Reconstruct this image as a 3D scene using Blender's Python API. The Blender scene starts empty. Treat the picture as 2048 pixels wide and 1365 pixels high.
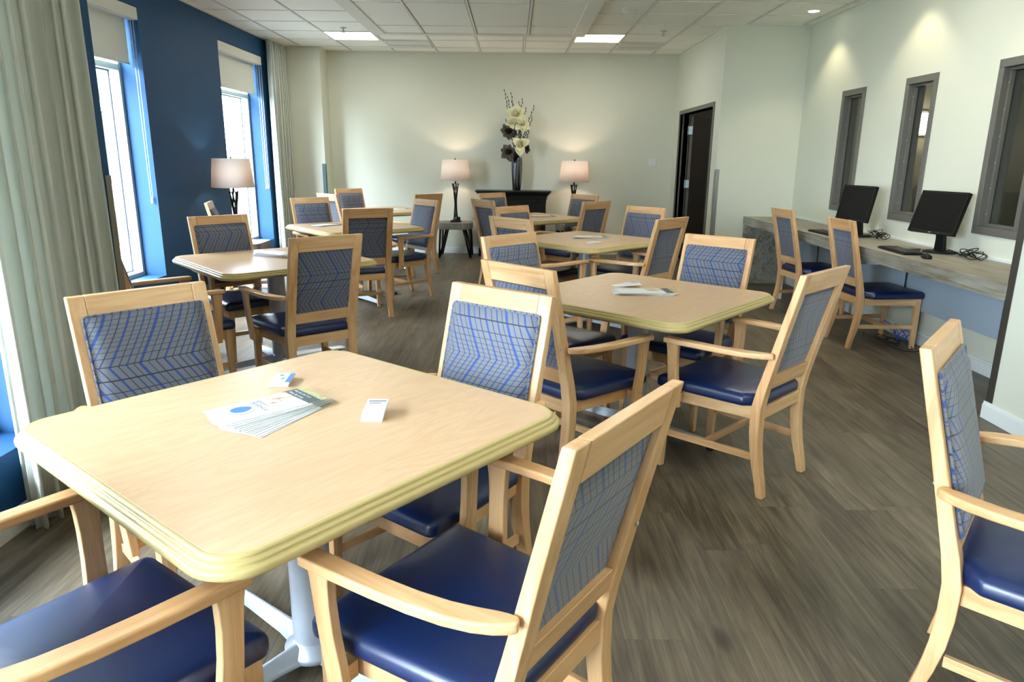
import bpy, bmesh, math, random
from mathutils import Vector, Matrix
random.seed(7)
C = bpy.context.scene.collection
S = bpy.context.scene
PI = math.pi
sin, cos = math.sin, math.cos
K = .925        # brings the measured room, table and chair positions to metres

# ------------------------------------------------------------------ camera, world, lights, exposure
cd = bpy.data.cameras.new('camera'); cam = bpy.data.objects.new('camera', cd); C.objects.link(cam)
cd.sensor_fit = 'HORIZONTAL'; cd.sensor_width = 36; cd.lens = 36*1413.48/2048; cd.clip_start = .05; cd.clip_end = 200
P_, R_ = .2546, .0104
up = Vector((0, sin(P_), cos(P_))); fw = Vector((0, cos(P_), -sin(P_))); rt = Vector((1, 0, 0))
r2 = rt*cos(R_)+up*sin(R_); u2 = up*cos(R_)-rt*sin(R_)
m = Matrix((r2, u2, -fw)).transposed().to_4x4(); m.translation = Vector((0, 0, 1.4375))
cam.matrix_world = m; S.camera = cam

S.view_settings.view_transform = 'Standard'; S.view_settings.look = 'None'
S.view_settings.gamma = 1; S.view_settings.use_curve_mapping = False; S.view_settings.exposure = 0.14
S.cycles.use_denoising = True; S.cycles.max_bounces = 10; S.cycles.diffuse_bounces = 6
S.cycles.glossy_bounces = 4; S.cycles.transparent_max_bounces = 12; S.cycles.sample_clamp_indirect = 6
S.cycles.caustics_reflective = False; S.cycles.caustics_refractive = False

SKY = 60.0
w = bpy.data.worlds.new('world'); S.world = w; w.use_nodes = True
bg = w.node_tree.nodes['Background']; bg.inputs[0].default_value = (.77, .885, 1.0, 1); bg.inputs[1].default_value = SKY
sd = bpy.data.lights.new('sun', 'SUN'); sd.energy = 3; sd.angle = .02; sd.color = (1, .96, .9)
so = bpy.data.objects.new('sun', sd); C.objects.link(so); so.rotation_euler = (math.radians(-12), math.radians(42), 0)

def portal(name, loc, rot, sx, sy):
    d = bpy.data.lights.new(name, 'AREA'); d.shape = 'RECTANGLE'; d.size = sx; d.size_y = sy
    d.cycles.is_portal = True
    o = bpy.data.objects.new(name, d); C.objects.link(o); o.location = loc; o.rotation_euler = rot

# ------------------------------------------------------------------ material helpers
class NT:
    def __init__(s, name):
        s.m = bpy.data.materials.new(name); s.m.use_nodes = True; s.t = s.m.node_tree
        s.b = s.t.nodes['Principled BSDF']; s.out = s.t.nodes['Material Output']
    def n(s, typ, **kw):
        x = s.t.nodes.new(typ)
        for k, v in kw.items(): setattr(x, k, v)
        return x
    def link(s, a, b): s.t.links.new(a, b)
    def put(s, sock, v):
        if isinstance(v, (int, float)): sock.default_value = v
        elif isinstance(v, (tuple, list)): sock.default_value = tuple(v)+((1,) if len(v) == 3 and sock.type == 'RGBA' else ())
        else: s.link(v, sock)
    def M(s, op, a, b=0, c=0):
        x = s.n('ShaderNodeMath', operation=op); s.put(x.inputs[0], a); s.put(x.inputs[1], b); s.put(x.inputs[2], c)
        return x.outputs[0]
    def mix(s, f, a, b):
        x = s.n('ShaderNodeMix', data_type='RGBA'); s.put(x.inputs[0], f); s.put(x.inputs[6], a); s.put(x.inputs[7], b)
        return x.outputs[2]
    def obj(s, scale=(1, 1, 1), rot=(0, 0, 0), shift=None):
        tc = s.n('ShaderNodeTexCoord'); mp = s.n('ShaderNodeMapping'); s.link(tc.outputs['Object'], mp.inputs[0])
        mp.inputs['Scale'].default_value = scale; mp.inputs['Rotation'].default_value = rot
        if shift is not None: s.link(shift, mp.inputs['Location'])
        return mp.outputs[0]
    def noise(s, vec, scale, detail=3, rough=.5, dist=0):
        x = s.n('ShaderNodeTexNoise'); s.link(vec, x.inputs['Vector']); x.inputs['Scale'].default_value = scale
        x.inputs['Detail'].default_value = detail; x.inputs['Roughness'].default_value = rough; x.inputs['Distortion'].default_value = dist
        return x.outputs['Fac']
    def ramp(s, f, stops):
        x = s.n('ShaderNodeValToRGB'); s.put(x.inputs[0], f); e = x.color_ramp.elements
        while len(e) < len(stops): e.new(.5)
        for el, (p, c) in zip(e, stops): el.position = p; el.color = tuple(c)+(1,)
        return x.outputs[0]
    def rnd(s): return s.n('ShaderNodeObjectInfo').outputs['Random']
    def bump(s, h, dist=.001, st=.3):
        x = s.n('ShaderNodeBump'); s.put(x.inputs['Height'], h); x.inputs['Distance'].default_value = dist; x.inputs['Strength'].default_value = st
        s.link(x.outputs[0], s.b.inputs['Normal'])

def plain(name, col, rough=.5, metal=0, var=.06, nscale=30, coat=0, bump=0, spec=.5):
    t = NT(name); v = t.obj(); f = t.noise(v, nscale, 3)
    a = tuple(max(0, c*(1-var)) for c in col); b = tuple(min(1, c*(1+var)) for c in col)
    t.link(t.mix(f, a, b), t.b.inputs['Base Color'])
    t.b.inputs['Roughness'].default_value = rough; t.b.inputs['Metallic'].default_value = metal
    t.b.inputs['Coat Weight'].default_value = coat; t.b.inputs['Specular IOR Level'].default_value = spec
    if bump: t.bump(f, bump, .4)
    return t.m

def emit(name, col, st):
    t = NT(name); t.b.inputs['Base Color'].default_value = (.8, .8, .8, 1)
    t.b.inputs['Emission Color'].default_value = tuple(col)+(1,); t.b.inputs['Emission Strength'].default_value = st
    return t.m

def wood(name, axis, c1=(.48, .255, .10), c2=(.73, .475, .255), c3=(.50, .225, .07)):
    t = NT(name); r = t.rnd(); cmb = t.n('ShaderNodeCombineXYZ')
    for i in range(3): t.link(t.M('MULTIPLY', r, 7.3+i*3), cmb.inputs[i])
    sc = [9, 9, 9]; sc[axis] = .9
    v = t.obj(tuple(sc), shift=cmb.outputs[0])
    n1 = t.noise(v, 1.6, 4, .55, 1.2)
    sc = [90, 90, 90]; sc[axis] = 3
    n2 = t.noise(t.obj(tuple(sc), shift=cmb.outputs[0]), 1.5, 2)
    f = t.M('ADD', t.M('MULTIPLY', n1, .8), t.M('MULTIPLY', n2, .2))
    col = t.ramp(f, [(.30, c1), (.48, tuple((a+b)/2 for a, b in zip(c1, c2))), (.62, c2), (.9, c2)])
    w2 = t.M('MULTIPLY', t.M('POWER', t.M('FRACT', t.M('MULTIPLY', r, 17.3)), 2.0), .35)
    t.link(t.mix(w2, col, c3), t.b.inputs['Base Color'])
    t.b.inputs['Roughness'].default_value = .36; t.b.inputs['Coat Weight'].default_value = .15; t.b.inputs['Coat Roughness'].default_value = .3
    return t.m

def fabric():
    t = NT('chevron_fabric'); tc = t.n('ShaderNodeTexCoord'); sx = t.n('ShaderNodeSeparateXYZ'); t.link(tc.outputs['Object'], sx.inputs[0])
    X, Y, Z = sx.outputs; r = t.rnd()
    x = t.M('ADD', X, t.M('MULTIPLY', r, 3.7)); z = t.M('ADD', Z, t.M('MULTIPLY', t.M('FRACT', t.M('MULTIPLY', r, 9.1)), .3))
    zz = t.M('MULTIPLY', t.M('PINGPONG', z, .165), .62)
    u = t.M('ADD', x, zz)
    def line(src, period, phase, hw):
        f = t.M('FRACT', t.M('DIVIDE', t.M('ADD', src, phase), period))
        d = t.M('MULTIPLY', t.M('ABSOLUTE', t.M('SUBTRACT', f, .5)), period)
        return t.M('LESS_THAN', d, hw)
    weave = t.noise(t.obj((400, 400, 900)), 1, 2)
    base = t.mix(weave, (.098, .104, .122), (.165, .174, .205))
    hz = t.M('ADD', z, t.M('MULTIPLY', t.M('SINE', t.M('MULTIPLY', z, 23)), .026))
    navy, blue, blue2, dark = (.016, .03, .12), (.012, .048, .22), (.014, .050, .19), (.012, .015, .03)
    col = base
    for ph, hw, c in ((0, .0052, blue), (.026, .0019, blue2), (.050, .0022, navy), (.078, .0038, blue), (.104, .0018, navy), (.128, .0028, blue2), (.150, .0016, navy)):
        col = t.mix(line(u, .170, ph, hw), col, c)
    col = t.mix(line(hz, .0205, 0, .0009), col, dark)
    t.link(col, t.b.inputs['Base Color']); t.b.inputs['Roughness'].default_value = .75
    t.b.inputs['Sheen Weight'].default_value = .25
    t.bump(weave, .0006, .3)
    return t.m

def floor_mat():
    t = NT('vinyl_plank_floor'); tc = t.n('ShaderNodeTexCoord'); sx = t.n('ShaderNodeSeparateXYZ'); t.link(tc.outputs['Object'], sx.inputs[0])
    X, Y, Z = sx.outputs; xr = t.M('DIVIDE', X, .178); row = t.M('FLOOR', xr)
    w1 = t.n('ShaderNodeTexWhiteNoise', noise_dimensions='1D'); t.link(row, w1.inputs['W'])
    yr = t.M('ADD', t.M('DIVIDE', Y, 1.22), t.M('MULTIPLY', w1.outputs['Value'], 7.3)); colm = t.M('FLOOR', yr)
    cv = t.n('ShaderNodeCombineXYZ'); t.link(row, cv.inputs[0]); t.link(colm, cv.inputs[1])
    w2 = t.n('ShaderNodeTexWhiteNoise', noise_dimensions='2D'); t.link(cv.outputs[0], w2.inputs['Vector']); pv = w2.outputs['Value']
    ex = t.M('MULTIPLY', t.M('PINGPONG', xr, .5), .178); ey = t.M('MULTIPLY', t.M('PINGPONG', yr, .5), 1.22)
    seam = t.M('LESS_THAN', t.M('MINIMUM', ex, ey), .0009)
    off = t.n('ShaderNodeCombineXYZ'); t.link(t.M('MULTIPLY', pv, 13), off.inputs[0]); t.link(t.M('MULTIPLY', pv, 29), off.inputs[1])
    g1 = t.noise(t.obj((13, 1.0, 1), shift=off.outputs[0]), 1, 6, .62, 2.2)
    g2 = t.noise(t.obj((75, 3.0, 1), shift=off.outputs[0]), 1, 4, .62, .9)
    g3 = t.noise(t.obj((3.2, 1.3, 1), shift=off.outputs[0]), 1.3, 3)
    kn = t.n('ShaderNodeTexVoronoi'); t.link(t.obj((2.6, 1.1, 1), shift=off.outputs[0]), kn.inputs['Vector']); kn.inputs['Scale'].default_value = 1.0
    knot = t.M('MULTIPLY', t.M('SUBTRACT', .085, t.M('MINIMUM', kn.outputs['Distance'], .085)), 3.2)
    f = t.M('ADD', t.M('ADD', t.M('MULTIPLY', g1, .45), t.M('MULTIPLY', g2, .30)), t.M('MULTIPLY', g3, .25))
    f = t.M('SUBTRACT', t.M('ADD', f, t.M('MULTIPLY', t.M('SUBTRACT', pv, .5), .06)), knot)
    col = t.ramp(f, [(.33, (.019, .012, .006)), (.44, (.068, .050, .031)), (.53, (.118, .092, .060)), (.68, (.205, .170, .118))])
    col = t.mix(t.M('MULTIPLY', seam, .6), col, (.025, .02, .015))
    t.link(col, t.b.inputs['Base Color'])
    t.link(t.M('ADD', .34, t.M('MULTIPLY', g2, .18)), t.b.inputs['Roughness'])
    t.bump(g2, .0006, .25)
    return t.m

def greywood(name, c1, c2, ax=1):
    t = NT(name); sc = [22, 22, 22]; sc[ax] = 1.5; v = t.obj(tuple(sc)); n1 = t.noise(v, 1, 6, .6, 1.2)
    sc = [1.5]*3; sc[ax] = 1.2; n2 = t.noise(t.obj(tuple(sc)), 2.2, 3)
    f = t.M('ADD', t.M('MULTIPLY', n1, .6), t.M('MULTIPLY', n2, .4))
    t.link(t.ramp(f, [(.36, c1), (.6, c2)]), t.b.inputs['Base Color']); t.b.inputs['Roughness'].default_value = .5
    return t.m

def glass(name, tint=(.96, .98, .98), refl=.5, ior=1.45):
    t = NT(name); tr = t.n('ShaderNodeBsdfTransparent'); tr.inputs[0].default_value = tuple(tint)+(1,)
    gl = t.n('ShaderNodeBsdfGlossy'); gl.inputs['Roughness'].default_value = 0.01
    fr = t.n('ShaderNodeLayerWeight'); fr.inputs[0].default_value = .5
    mx = t.n('ShaderNodeMixShader'); t.link(t.M('MULTIPLY', t.M('ADD', .045, t.M('MULTIPLY', t.M('POWER', fr.outputs['Facing'], 5.0), .95)), refl), mx.inputs[0])
    t.link(tr.outputs[0], mx.inputs[1]); t.link(gl.outputs[0], mx.inputs[2]); t.link(mx.outputs[0], t.out.inputs[0])
    return t.m

def translucent(name, col, tcol, f=.5):
    t = NT(name); d = t.n('ShaderNodeBsdfDiffuse'); d.inputs[0].default_value = tuple(col)+(1,)
    x = t.n('ShaderNodeBsdfTranslucent'); x.inputs[0].default_value = tuple(tcol)+(1,)
    w_ = t.noise(t.obj((1, 1, 1)), 180, 2); mx = t.n('ShaderNodeMixShader'); t.link(t.M('ADD', f-.05, t.M('MULTIPLY', w_, .1)), mx.inputs[0])
    t.link(d.outputs[0], mx.inputs[1]); t.link(x.outputs[0], mx.inputs[2]); t.link(mx.outputs[0], t.out.inputs[0])
    return t.m

def brickmat():
    t = NT('exterior_brick'); v = t.obj(rot=(PI/2, 0, PI/2))
    tc = t.n('ShaderNodeTexCoord'); sx = t.n('ShaderNodeSeparateXYZ'); t.link(tc.outputs['Object'], sx.inputs[0])
    cm = t.n('ShaderNodeCombineXYZ'); t.link(sx.outputs[1], cm.inputs[0]); t.link(sx.outputs[2], cm.inputs[1])
    br = t.n('ShaderNodeTexBrick'); t.link(cm.outputs[0], br.inputs['Vector'])
    for k, val in (('Scale', 1), ('Mortar Size', .018), ('Brick Width', .45), ('Row Height', .2)): br.inputs[k].default_value = val
    br.inputs['Color1'].default_value = (.012, .016, .019, 1); br.inputs['Color2'].default_value = (.016, .021, .024, 1); br.inputs['Mortar'].default_value = (.05, .05, .05, 1)
    t.link(br.outputs['Color'], t.b.inputs['Base Color']); t.b.inputs['Roughness'].default_value = .9
    return t.m

W_ = {}
W_['z'] = wood('maple_vertical', 2); W_['x'] = wood('maple_crosswise', 0); W_['y'] = wood('maple_lengthwise', 1)
FAB = fabric()
VINYL = plain('navy_vinyl', (.0006, .0115, .066), .36, var=.1, nscale=400, bump=.0002, spec=.7)
LAM = None
def laminate():
    t = NT('maple_laminate'); r = t.rnd(); cmb = t.n('ShaderNodeCombineXYZ'); t.link(t.M('MULTIPLY', r, 9), cmb.inputs[0]); t.link(t.M('MULTIPLY', r, 5), cmb.inputs[1])
    n1 = t.noise(t.obj((4.5, 1.2, 1), shift=cmb.outputs[0]), 1.1, 3, .5, 1.5)
    ring = t.M('FRACT', t.M('MULTIPLY', n1, 9)); n2 = t.noise(t.obj((70, 8, 1)), 1, 3)
    f = t.M('ADD', t.M('MULTIPLY', t.M('PINGPONG', ring, .5), .5), t.M('MULTIPLY', n2, .6))
    t.link(t.ramp(f, [(.2, (.55, .355, .20)), (.6, (.62, .42, .255)), (.9, (.58, .385, .225))]), t.b.inputs['Base Color'])
    t.b.inputs['Roughness'].default_value = .33
    return t.m
LAM = laminate()
EDGE = plain('moulded_edge', (.50, .40, .17), .38, var=.04, nscale=8)
ALU = plain('silver_paint', (.58, .64, .74), .30, .35, var=.04, nscale=60)
BLACK = plain('black_lacquer', (.004, .004, .005), .3, var=.2)
IRON = plain('dark_iron', (.012, .012, .014), .4, .6, var=.2)
PLAST = plain('black_plastic', (.006, .006, .006), .5, var=.2, spec=.25)
SCREEN = plain('dark_screen', (.005, .0048, .004), .6, var=.02, spec=.12)
WALL = plain('beige_paint', (.66, .675, .575), .6, var=.015, nscale=2)
BLUEW = plain('navy_paint', (.007, .050, .135), .6, var=.03, nscale=2, spec=.25)
CEILT = plain('ceiling_tile', (.92, .93, .87), .85, var=.03, nscale=160, bump=.0006)
WHITE = plain('white_trim', (.74, .78, .78), .42, var=.02)
CWHITE = plain('white_metal', (.72, .73, .68), .45, var=.02)
DARKG = plain('taupe_frame', (.115, .11, .095), .45, var=.03)
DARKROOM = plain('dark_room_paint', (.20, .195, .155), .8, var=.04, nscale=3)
DOORM = plain('dark_brown_door', (.065, .055, .047), .45, var=.05)
STEEL = plain('steel', (.45, .47, .46), .3, .9, var=.05)
GUARDM = plain('taupe_corner_guard', (.17, .155, .13), .4, .2, var=.05)
CURT = translucent('linen_curtain', (.80, .82, .76), (.78, .82, .80), .35)
SHADE = translucent('linen_lamp_shade', (.88, .87, .85), (.92, .82, .75), .45)
BLIND = translucent('roller_blind_cloth', (.74, .74, .68), (.5, .5, .45), .12)
PAPER = plain('white_paper', (.70, .74, .77), .5, var=.02)
PRBLUE = plain('printed_blue', (.04, .16, .55), .45, var=.2, nscale=120)
PRDARK = plain('printed_slate', (.06, .085, .09), .4, var=.1)
PRBAND = plain('printed_dark_photo', (.16, .15, .10), .45, var=.7, nscale=50)
PRINK = plain('grey_ink', (.10, .11, .14), .5, var=.05)
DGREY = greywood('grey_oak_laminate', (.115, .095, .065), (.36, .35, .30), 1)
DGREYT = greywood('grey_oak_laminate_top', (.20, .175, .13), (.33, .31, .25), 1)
SLICE = greywood('weathered_wood', (.10, .09, .07), (.24, .215, .17), 2)
MODP = plain('blue_grey_panel', (.34, .42, .50), .7, var=.03, nscale=300)

# ------------------------------------------------------------------ mesh helpers
def link(name, bm, mat, parent=None, smooth=False, bev=0, seg=2, mods=()):
    me = bpy.data.meshes.new(name); bmesh.ops.recalc_face_normals(bm, faces=bm.faces); bm.to_mesh(me); bm.free()
    if mat: me.materials.append(mat)
    o = bpy.data.objects.new(name, me); C.objects.link(o)
    if parent: o.parent = parent
    if smooth:
        for p in me.polygons: p.use_smooth = True
        md = None
    if bev:
        b = o.modifiers.new('bevel', 'BEVEL'); b.width = bev; b.segments = seg; b.limit_method = 'ANGLE'; b.angle_limit = .6
        for p in me.polygons: p.use_smooth = True
        n_ = o.modifiers.new('wn', 'WEIGHTED_NORMAL'); n_.keep_sharp = False
    return o
def thing(name, label, cat, loc=(0, 0, 0), rz=0, group=None):
    o = bpy.data.objects.new(name, None); C.objects.link(o); o.location = loc; o.rotation_euler = (0, 0, rz); o.empty_display_size = .1
    return tag(o, label, cat, group)
def tag(o, label, cat, group=None):
    o['label'] = label; o['category'] = cat
    if group: o['group'] = group
    return o
def struct(o): o['kind'] = 'structure'; return o
def copy_tree(o, parent=None):
    c = o.copy(); C.objects.link(c); c.parent = parent
    for ch in KIDS.get(o.name, []) : copy_tree(ch, c)
    return c
KIDS = {}
def index_kids():
    KIDS.clear()
    for o in bpy.data.objects:
        if o.parent: KIDS.setdefault(o.parent.name, []).append(o)

def box(bm, x0, x1, y0, y1, z0, z1):
    v = [bm.verts.new((x, y, z)) for z in (z0, z1) for y in (y0, y1) for x in (x0, x1)]
    for f in ((0, 1, 3, 2), (4, 6, 7, 5), (0, 4, 5, 1), (2, 3, 7, 6), (0, 2, 6, 4), (1, 5, 7, 3)): bm.faces.new([v[i] for i in f])
    return v
def B(*a):
    bm = bmesh.new(); box(bm, *a); return bm
def sweep(bm, pts, secs, side=Vector((1, 0, 0)), closed=False):
    """rectangular section swept on pts; secs = (width along side, thickness along the normal)"""
    rings = []; n = len(pts); pts = [Vector(p) for p in pts]
    for i, p in enumerate(pts):
        t = (pts[min(i+1, n-1)]-pts[max(i-1, 0)]).normalized()
        s = (side-t*side.dot(t)).normalized(); nn = t.cross(s)
        a, b = secs[i] if isinstance(secs, list) else secs
        rings.append([bm.verts.new(p+s*(a/2*i1)+nn*(b/2*i2)) for i1, i2 in ((1, 1), (-1, 1), (-1, -1), (1, -1))])
    for r, q in zip(rings, rings[1:]):
        for j in range(4): bm.faces.new((r[j], r[(j+1) % 4], q[(j+1) % 4], q[j]))
    bm.faces.new(rings[0][::-1]); bm.faces.new(rings[-1])
def tube(bm, pts, rad, seg=8, caps=True):
    pts = [Vector(p) for p in pts]; n = len(pts); rings = []; ref = Vector((.13, .31, .94))
    for i, p in enumerate(pts):
        t = (pts[min(i+1, n-1)]-pts[max(i-1, 0)]).normalized()
        if abs(t.dot(ref)) > .97: ref = Vector((1, 0, 0))
        a = t.cross(ref).normalized(); b = t.cross(a); r = rad[i] if isinstance(rad, (list, tuple)) else rad
        rings.append([bm.verts.new(p+a*(r*cos(2*PI*k/seg))+b*(r*sin(2*PI*k/seg))) for k in range(seg)])
    for r, q in zip(rings, rings[1:]):
        for j in range(seg): bm.faces.new((r[j], r[(j+1) % seg], q[(j+1) % seg], q[j]))
    if caps: bm.faces.new(rings[0][::-1]); bm.faces.new(rings[-1])
def lathe(bm, prof, seg=24, c=(0, 0), caps=True):
    rings = [[bm.verts.new((c[0]+r*cos(2*PI*k/seg), c[1]+r*sin(2*PI*k/seg), z)) for k in range(seg)] for r, z in prof]
    for r, q in zip(rings, rings[1:]):
        for j in range(seg): bm.faces.new((r[j], r[(j+1) % seg], q[(j+1) % seg], q[j]))
    if caps: bm.faces.new(rings[0][::-1]); bm.faces.new(rings[-1])
def rpoly(corners, inset, rad, seg=6):
    """rounded convex polygon (ccw corners), moved inwards by inset"""
    n = len(corners); c = [Vector(p) for p in corners]; out = []
    lines = []
    for i in range(n):
        a, b = c[i], c[(i+1) % n]; d = (b-a).normalized(); nn = Vector((-d.y, d.x)); lines.append((a+nn*inset, d))
    pts = []
    for i in range(n):
        (a, d), (b, e) = lines[i-1], lines[i]; cr = d.x*e.y-d.y*e.x; t = ((b.x-a.x)*e.y-(b.y-a.y)*e.x)/cr; pts.append(a+d*t)
    r = max(rad-inset, .0015)
    for i in range(n):
        p = pts[i]; d1 = (pts[i-1]-p).normalized(); d2 = (pts[(i+1) % n]-p).normalized(); ang = d1.angle(d2)/2
        k = r/math.tan(ang); cen = p+(d1+d2).normalized()*(r/sin(ang)); s, e = p+d1*k-cen, p+d2*k-cen
        a0 = math.atan2(s.y, s.x); a1 = math.atan2(e.y, e.x)
        while a1 < a0: a1 += 2*PI
        for j in range(seg+1):
            a = a0+(a1-a0)*j/seg; out.append(cen+Vector((cos(a), sin(a)))*r)
    return out
def slab(bm, corners, rad, levels, seg=6, to3=lambda p, h: (p.x, p.y, h), dome=None):
    """stack of rounded outlines; levels = (height, inset)"""
    rings = [[bm.verts.new(to3(p, h)) for p in rpoly(corners, i, rad, seg)] for h, i in levels]
    n = len(rings[0])
    for r, q in zip(rings, rings[1:]):
        for j in range(n): bm.faces.new((r[j], r[(j+1) % n], q[(j+1) % n], q[j]))
    bm.faces.new(rings[0][::-1])
    if dome is None: bm.faces.new(rings[-1])
    else:
        cx = sum(Vector(c).x for c in corners)/len(corners); cy = sum(Vector(c).y for c in corners)/len(corners)
        last = rings[-1]; base = rpoly(corners, levels[-1][1], rad, seg); h0 = levels[-1][0]
        for s_ in (.8, .55, .3, .1):
            h = h0+dome*(1-s_*s_); ring = [bm.verts.new(to3(Vector((cx+(p.x-cx)*s_, cy+(p.y-cy)*s_)), h)) for p in base]
            for j in range(n): bm.faces.new((last[j], last[(j+1) % n], ring[(j+1) % n], ring[j]))
            last = ring
        bm.faces.new(last)

# ------------------------------------------------------------------ the room
H = 2.895; XL = -3.275; XN = -1.924; YJ = 3.45; YB = 10.87; YBUMP = 10.46; XBUMP = -2.708
XR = 3.293; XD = 2.359; YF = 8.50; XNR = 2.745; YNR = 3.87; Y0 = -3.2
floor_bm = B(-3.7, 6.6, Y0-.1, 12.9, -.12, 0)
struct(link('floor', floor_bm, floor_mat()))
struct(link('ceiling', B(-3.75, 6.7, Y0-.1, 13, H, H+.25), CEILT))

def wall_with_holes(name, x0, x1, y0, y1, z0, z1, holes, mat, axis='y'):
    """holes = (a0, a1, z0, z1) along the wall"""
    bm = bmesh.new(); a = y0 if axis == 'y' else x0; end = y1 if axis == 'y' else x1
    def seg(a0, a1, zz0, zz1):
        if a1-a0 < 1e-4 or zz1-zz0 < 1e-4: return
        box(bm, x0, x1, a0, a1, zz0, zz1) if axis == 'y' else box(bm, a0, a1, y0, y1, zz0, zz1)
    for h0, h1, hz0, hz1 in sorted(holes):
        seg(a, h0, z0, z1); seg(h0, h1, z0, hz0); seg(h0, h1, hz1, z1); a = h1
    seg(a, end, z0, z1)
    return struct(link(name, bm, mat))
WZ0, WZ1 = .324, 2.66
wins_far = [(5.27, 6.62), (8.34, 9.72)]; wins_near = [(-3.0, -1.25), (-1.10, .80), (1.30, 2.71)]  # near ones, all but the last: out of view, widened for more daylight
wall_with_holes('wall_left', XL-.30, XL, YJ, YB+.1, 0, H, [(a, b, WZ0, WZ1) for a, b in wins_far], BLUEW)
wall_with_holes('wall_left.001', XN-.30, XN, Y0, YJ, 0, H, [(a, b, WZ0, WZ1) for a, b in wins_near], BLUEW)
struct(link('wall_left.002', B(XL-.30, XN-.30, YJ-.15, YJ, 0, H), BLUEW))
struct(link('wall_back', B(XL, 5.0, YB, YB+.12, 0, H), WALL)) if 0 else None
struct(link('wall_back', B(XL, XD+.12, YB, YB+.12, 0, H), WALL))
struct(link('wall_back.001', B(XL, XBUMP, YBUMP, YB, 0, H), WALL))
DY0, DY1, DZ = 8.79, 10.50, 2.045
wall_with_holes('wall_right', XD, XD+.12, YF+.12, YB, 0, H, [(DY0, DY1, -.01, DZ)], WALL)
struct(link('wall_right.001', B(XD, XR+.12, YF, YF+.12, 0, H), WALL))
iw = [(7.00, 7.48), (5.83, 6.29), (4.63, 5.11)]; IZ0, IZ1 = .945, 2.11
wall_with_holes('wall_right.002', XR, XR+.12, YNR, YF, 0, H, [(a+.03, b-.03, IZ0+.03, IZ1-.03) for a, b in iw], WALL)
struct(link('wall_right.003', B(XNR, XR+.12, YNR-.12, YNR, 0, H), WALL))
struct(link('wall_right.004', B(XNR, XNR+.12, Y0, YNR-.12, 0, H), WALL))
struct(link('wall_front', B(XN-.3, XNR+.12, Y0-.12, Y0, 0, H), WALL))
# rooms seen through the door and the inner windows
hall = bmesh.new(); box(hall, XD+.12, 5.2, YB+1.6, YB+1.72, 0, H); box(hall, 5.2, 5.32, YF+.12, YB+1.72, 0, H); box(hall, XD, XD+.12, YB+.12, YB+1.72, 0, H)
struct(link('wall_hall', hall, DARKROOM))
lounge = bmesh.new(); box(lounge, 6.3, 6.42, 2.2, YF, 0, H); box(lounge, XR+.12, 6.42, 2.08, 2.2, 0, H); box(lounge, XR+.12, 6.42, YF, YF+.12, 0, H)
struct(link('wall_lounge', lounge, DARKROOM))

# baseboards
def base_y(name, x, d, y0, y1, m=WHITE):
    bm = bmesh.new(); x0, x1 = sorted((x, x+d*.014)); box(bm, x0, x1, y0, y1, 0, .085); x0, x1 = sorted((x, x+d*.009)); box(bm, x0, x1, y0, y1, .085, .10)
    return struct(link(name, bm, m, bev=.002))
def base_x(name, y, d, x0, x1, m=WHITE):
    bm = bmesh.new(); a, b = sorted((y, y+d*.014)); box(bm, x0, x1, a, b, 0, .085); a, b = sorted((y, y+d*.009)); box(bm, x0, x1, a, b, .085, .10)
    return struct(link(name, bm, m, bev=.002))
base_x('baseboard_back', YB, -1, XBUMP+.014, XD)
base_x('baseboard_back.001', YBUMP, -1, XL, XBUMP+.014)
base_y('baseboard_left', XL, 1, YJ, YBUMP)
base_y('baseboard_left.001', XN, 1, Y0, YJ)
base_y('baseboard_right', XD, -1, YF, 8.64); base_y('baseboard_right.001', XD, -1, 10.65, YB)
base_x('baseboard_right.002', YF, -1, XD-.014, XR)
base_y('baseboard_right.003', XR, -1, YNR, YF)
base_y('baseboard_right.004', XNR, -1, Y0, YNR+.014)

# corner guards
def guard(name, x, y, dx, dy, z1, mat, label, wd=.045):
    bm = bmesh.new(); x0, x1 = sorted((x, x+dx*wd)); y0, y1 = sorted((y, y-dy*.004)) if dy else (y, y)
    t = .004
    a0, a1 = sorted((x-dx*t if False else x-(-dx)*0, x+dx*wd)); 
    box(bm, min(x-t*(1 if dx > 0 else 0), x+dx*wd), max(x+t*(1 if dx < 0 else 0), x+dx*wd), *sorted((y, y+dy*t)), .102, z1)
    xs = sorted((x, x-dx*t)); ys = sorted((y+dy*t, y-dy*wd)); box(bm, xs[0], xs[1], ys[0], ys[1], .102, z1)
    return tag(link(name, bm, mat, bev=.001), label, 'corner guard')
guard('corner_guard', XBUMP, YBUMP, -1, -1, 1.32, plain('teal_steel', (.06, .11, .115), .5, .3), 'narrow dark steel corner guard on the wall corner left of the back wall')
guard('corner_guard', XD, YF, 1, -1, 1.325, STEEL, 'bright steel corner guard on the wall corner right of the doorway')
guard('corner_guard', XN, YJ, -1, 1, 1.335, GUARDM, 'taupe corner guard on the navy wall corner beside the near curtain')
guard('corner_guard', XNR, YNR, 1, 1, 1.335, plain('dark_corner_guard', (.055, .048, .04), .4, .2), 'dark brown corner guard on the white wall corner at right edge', .05)

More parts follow.
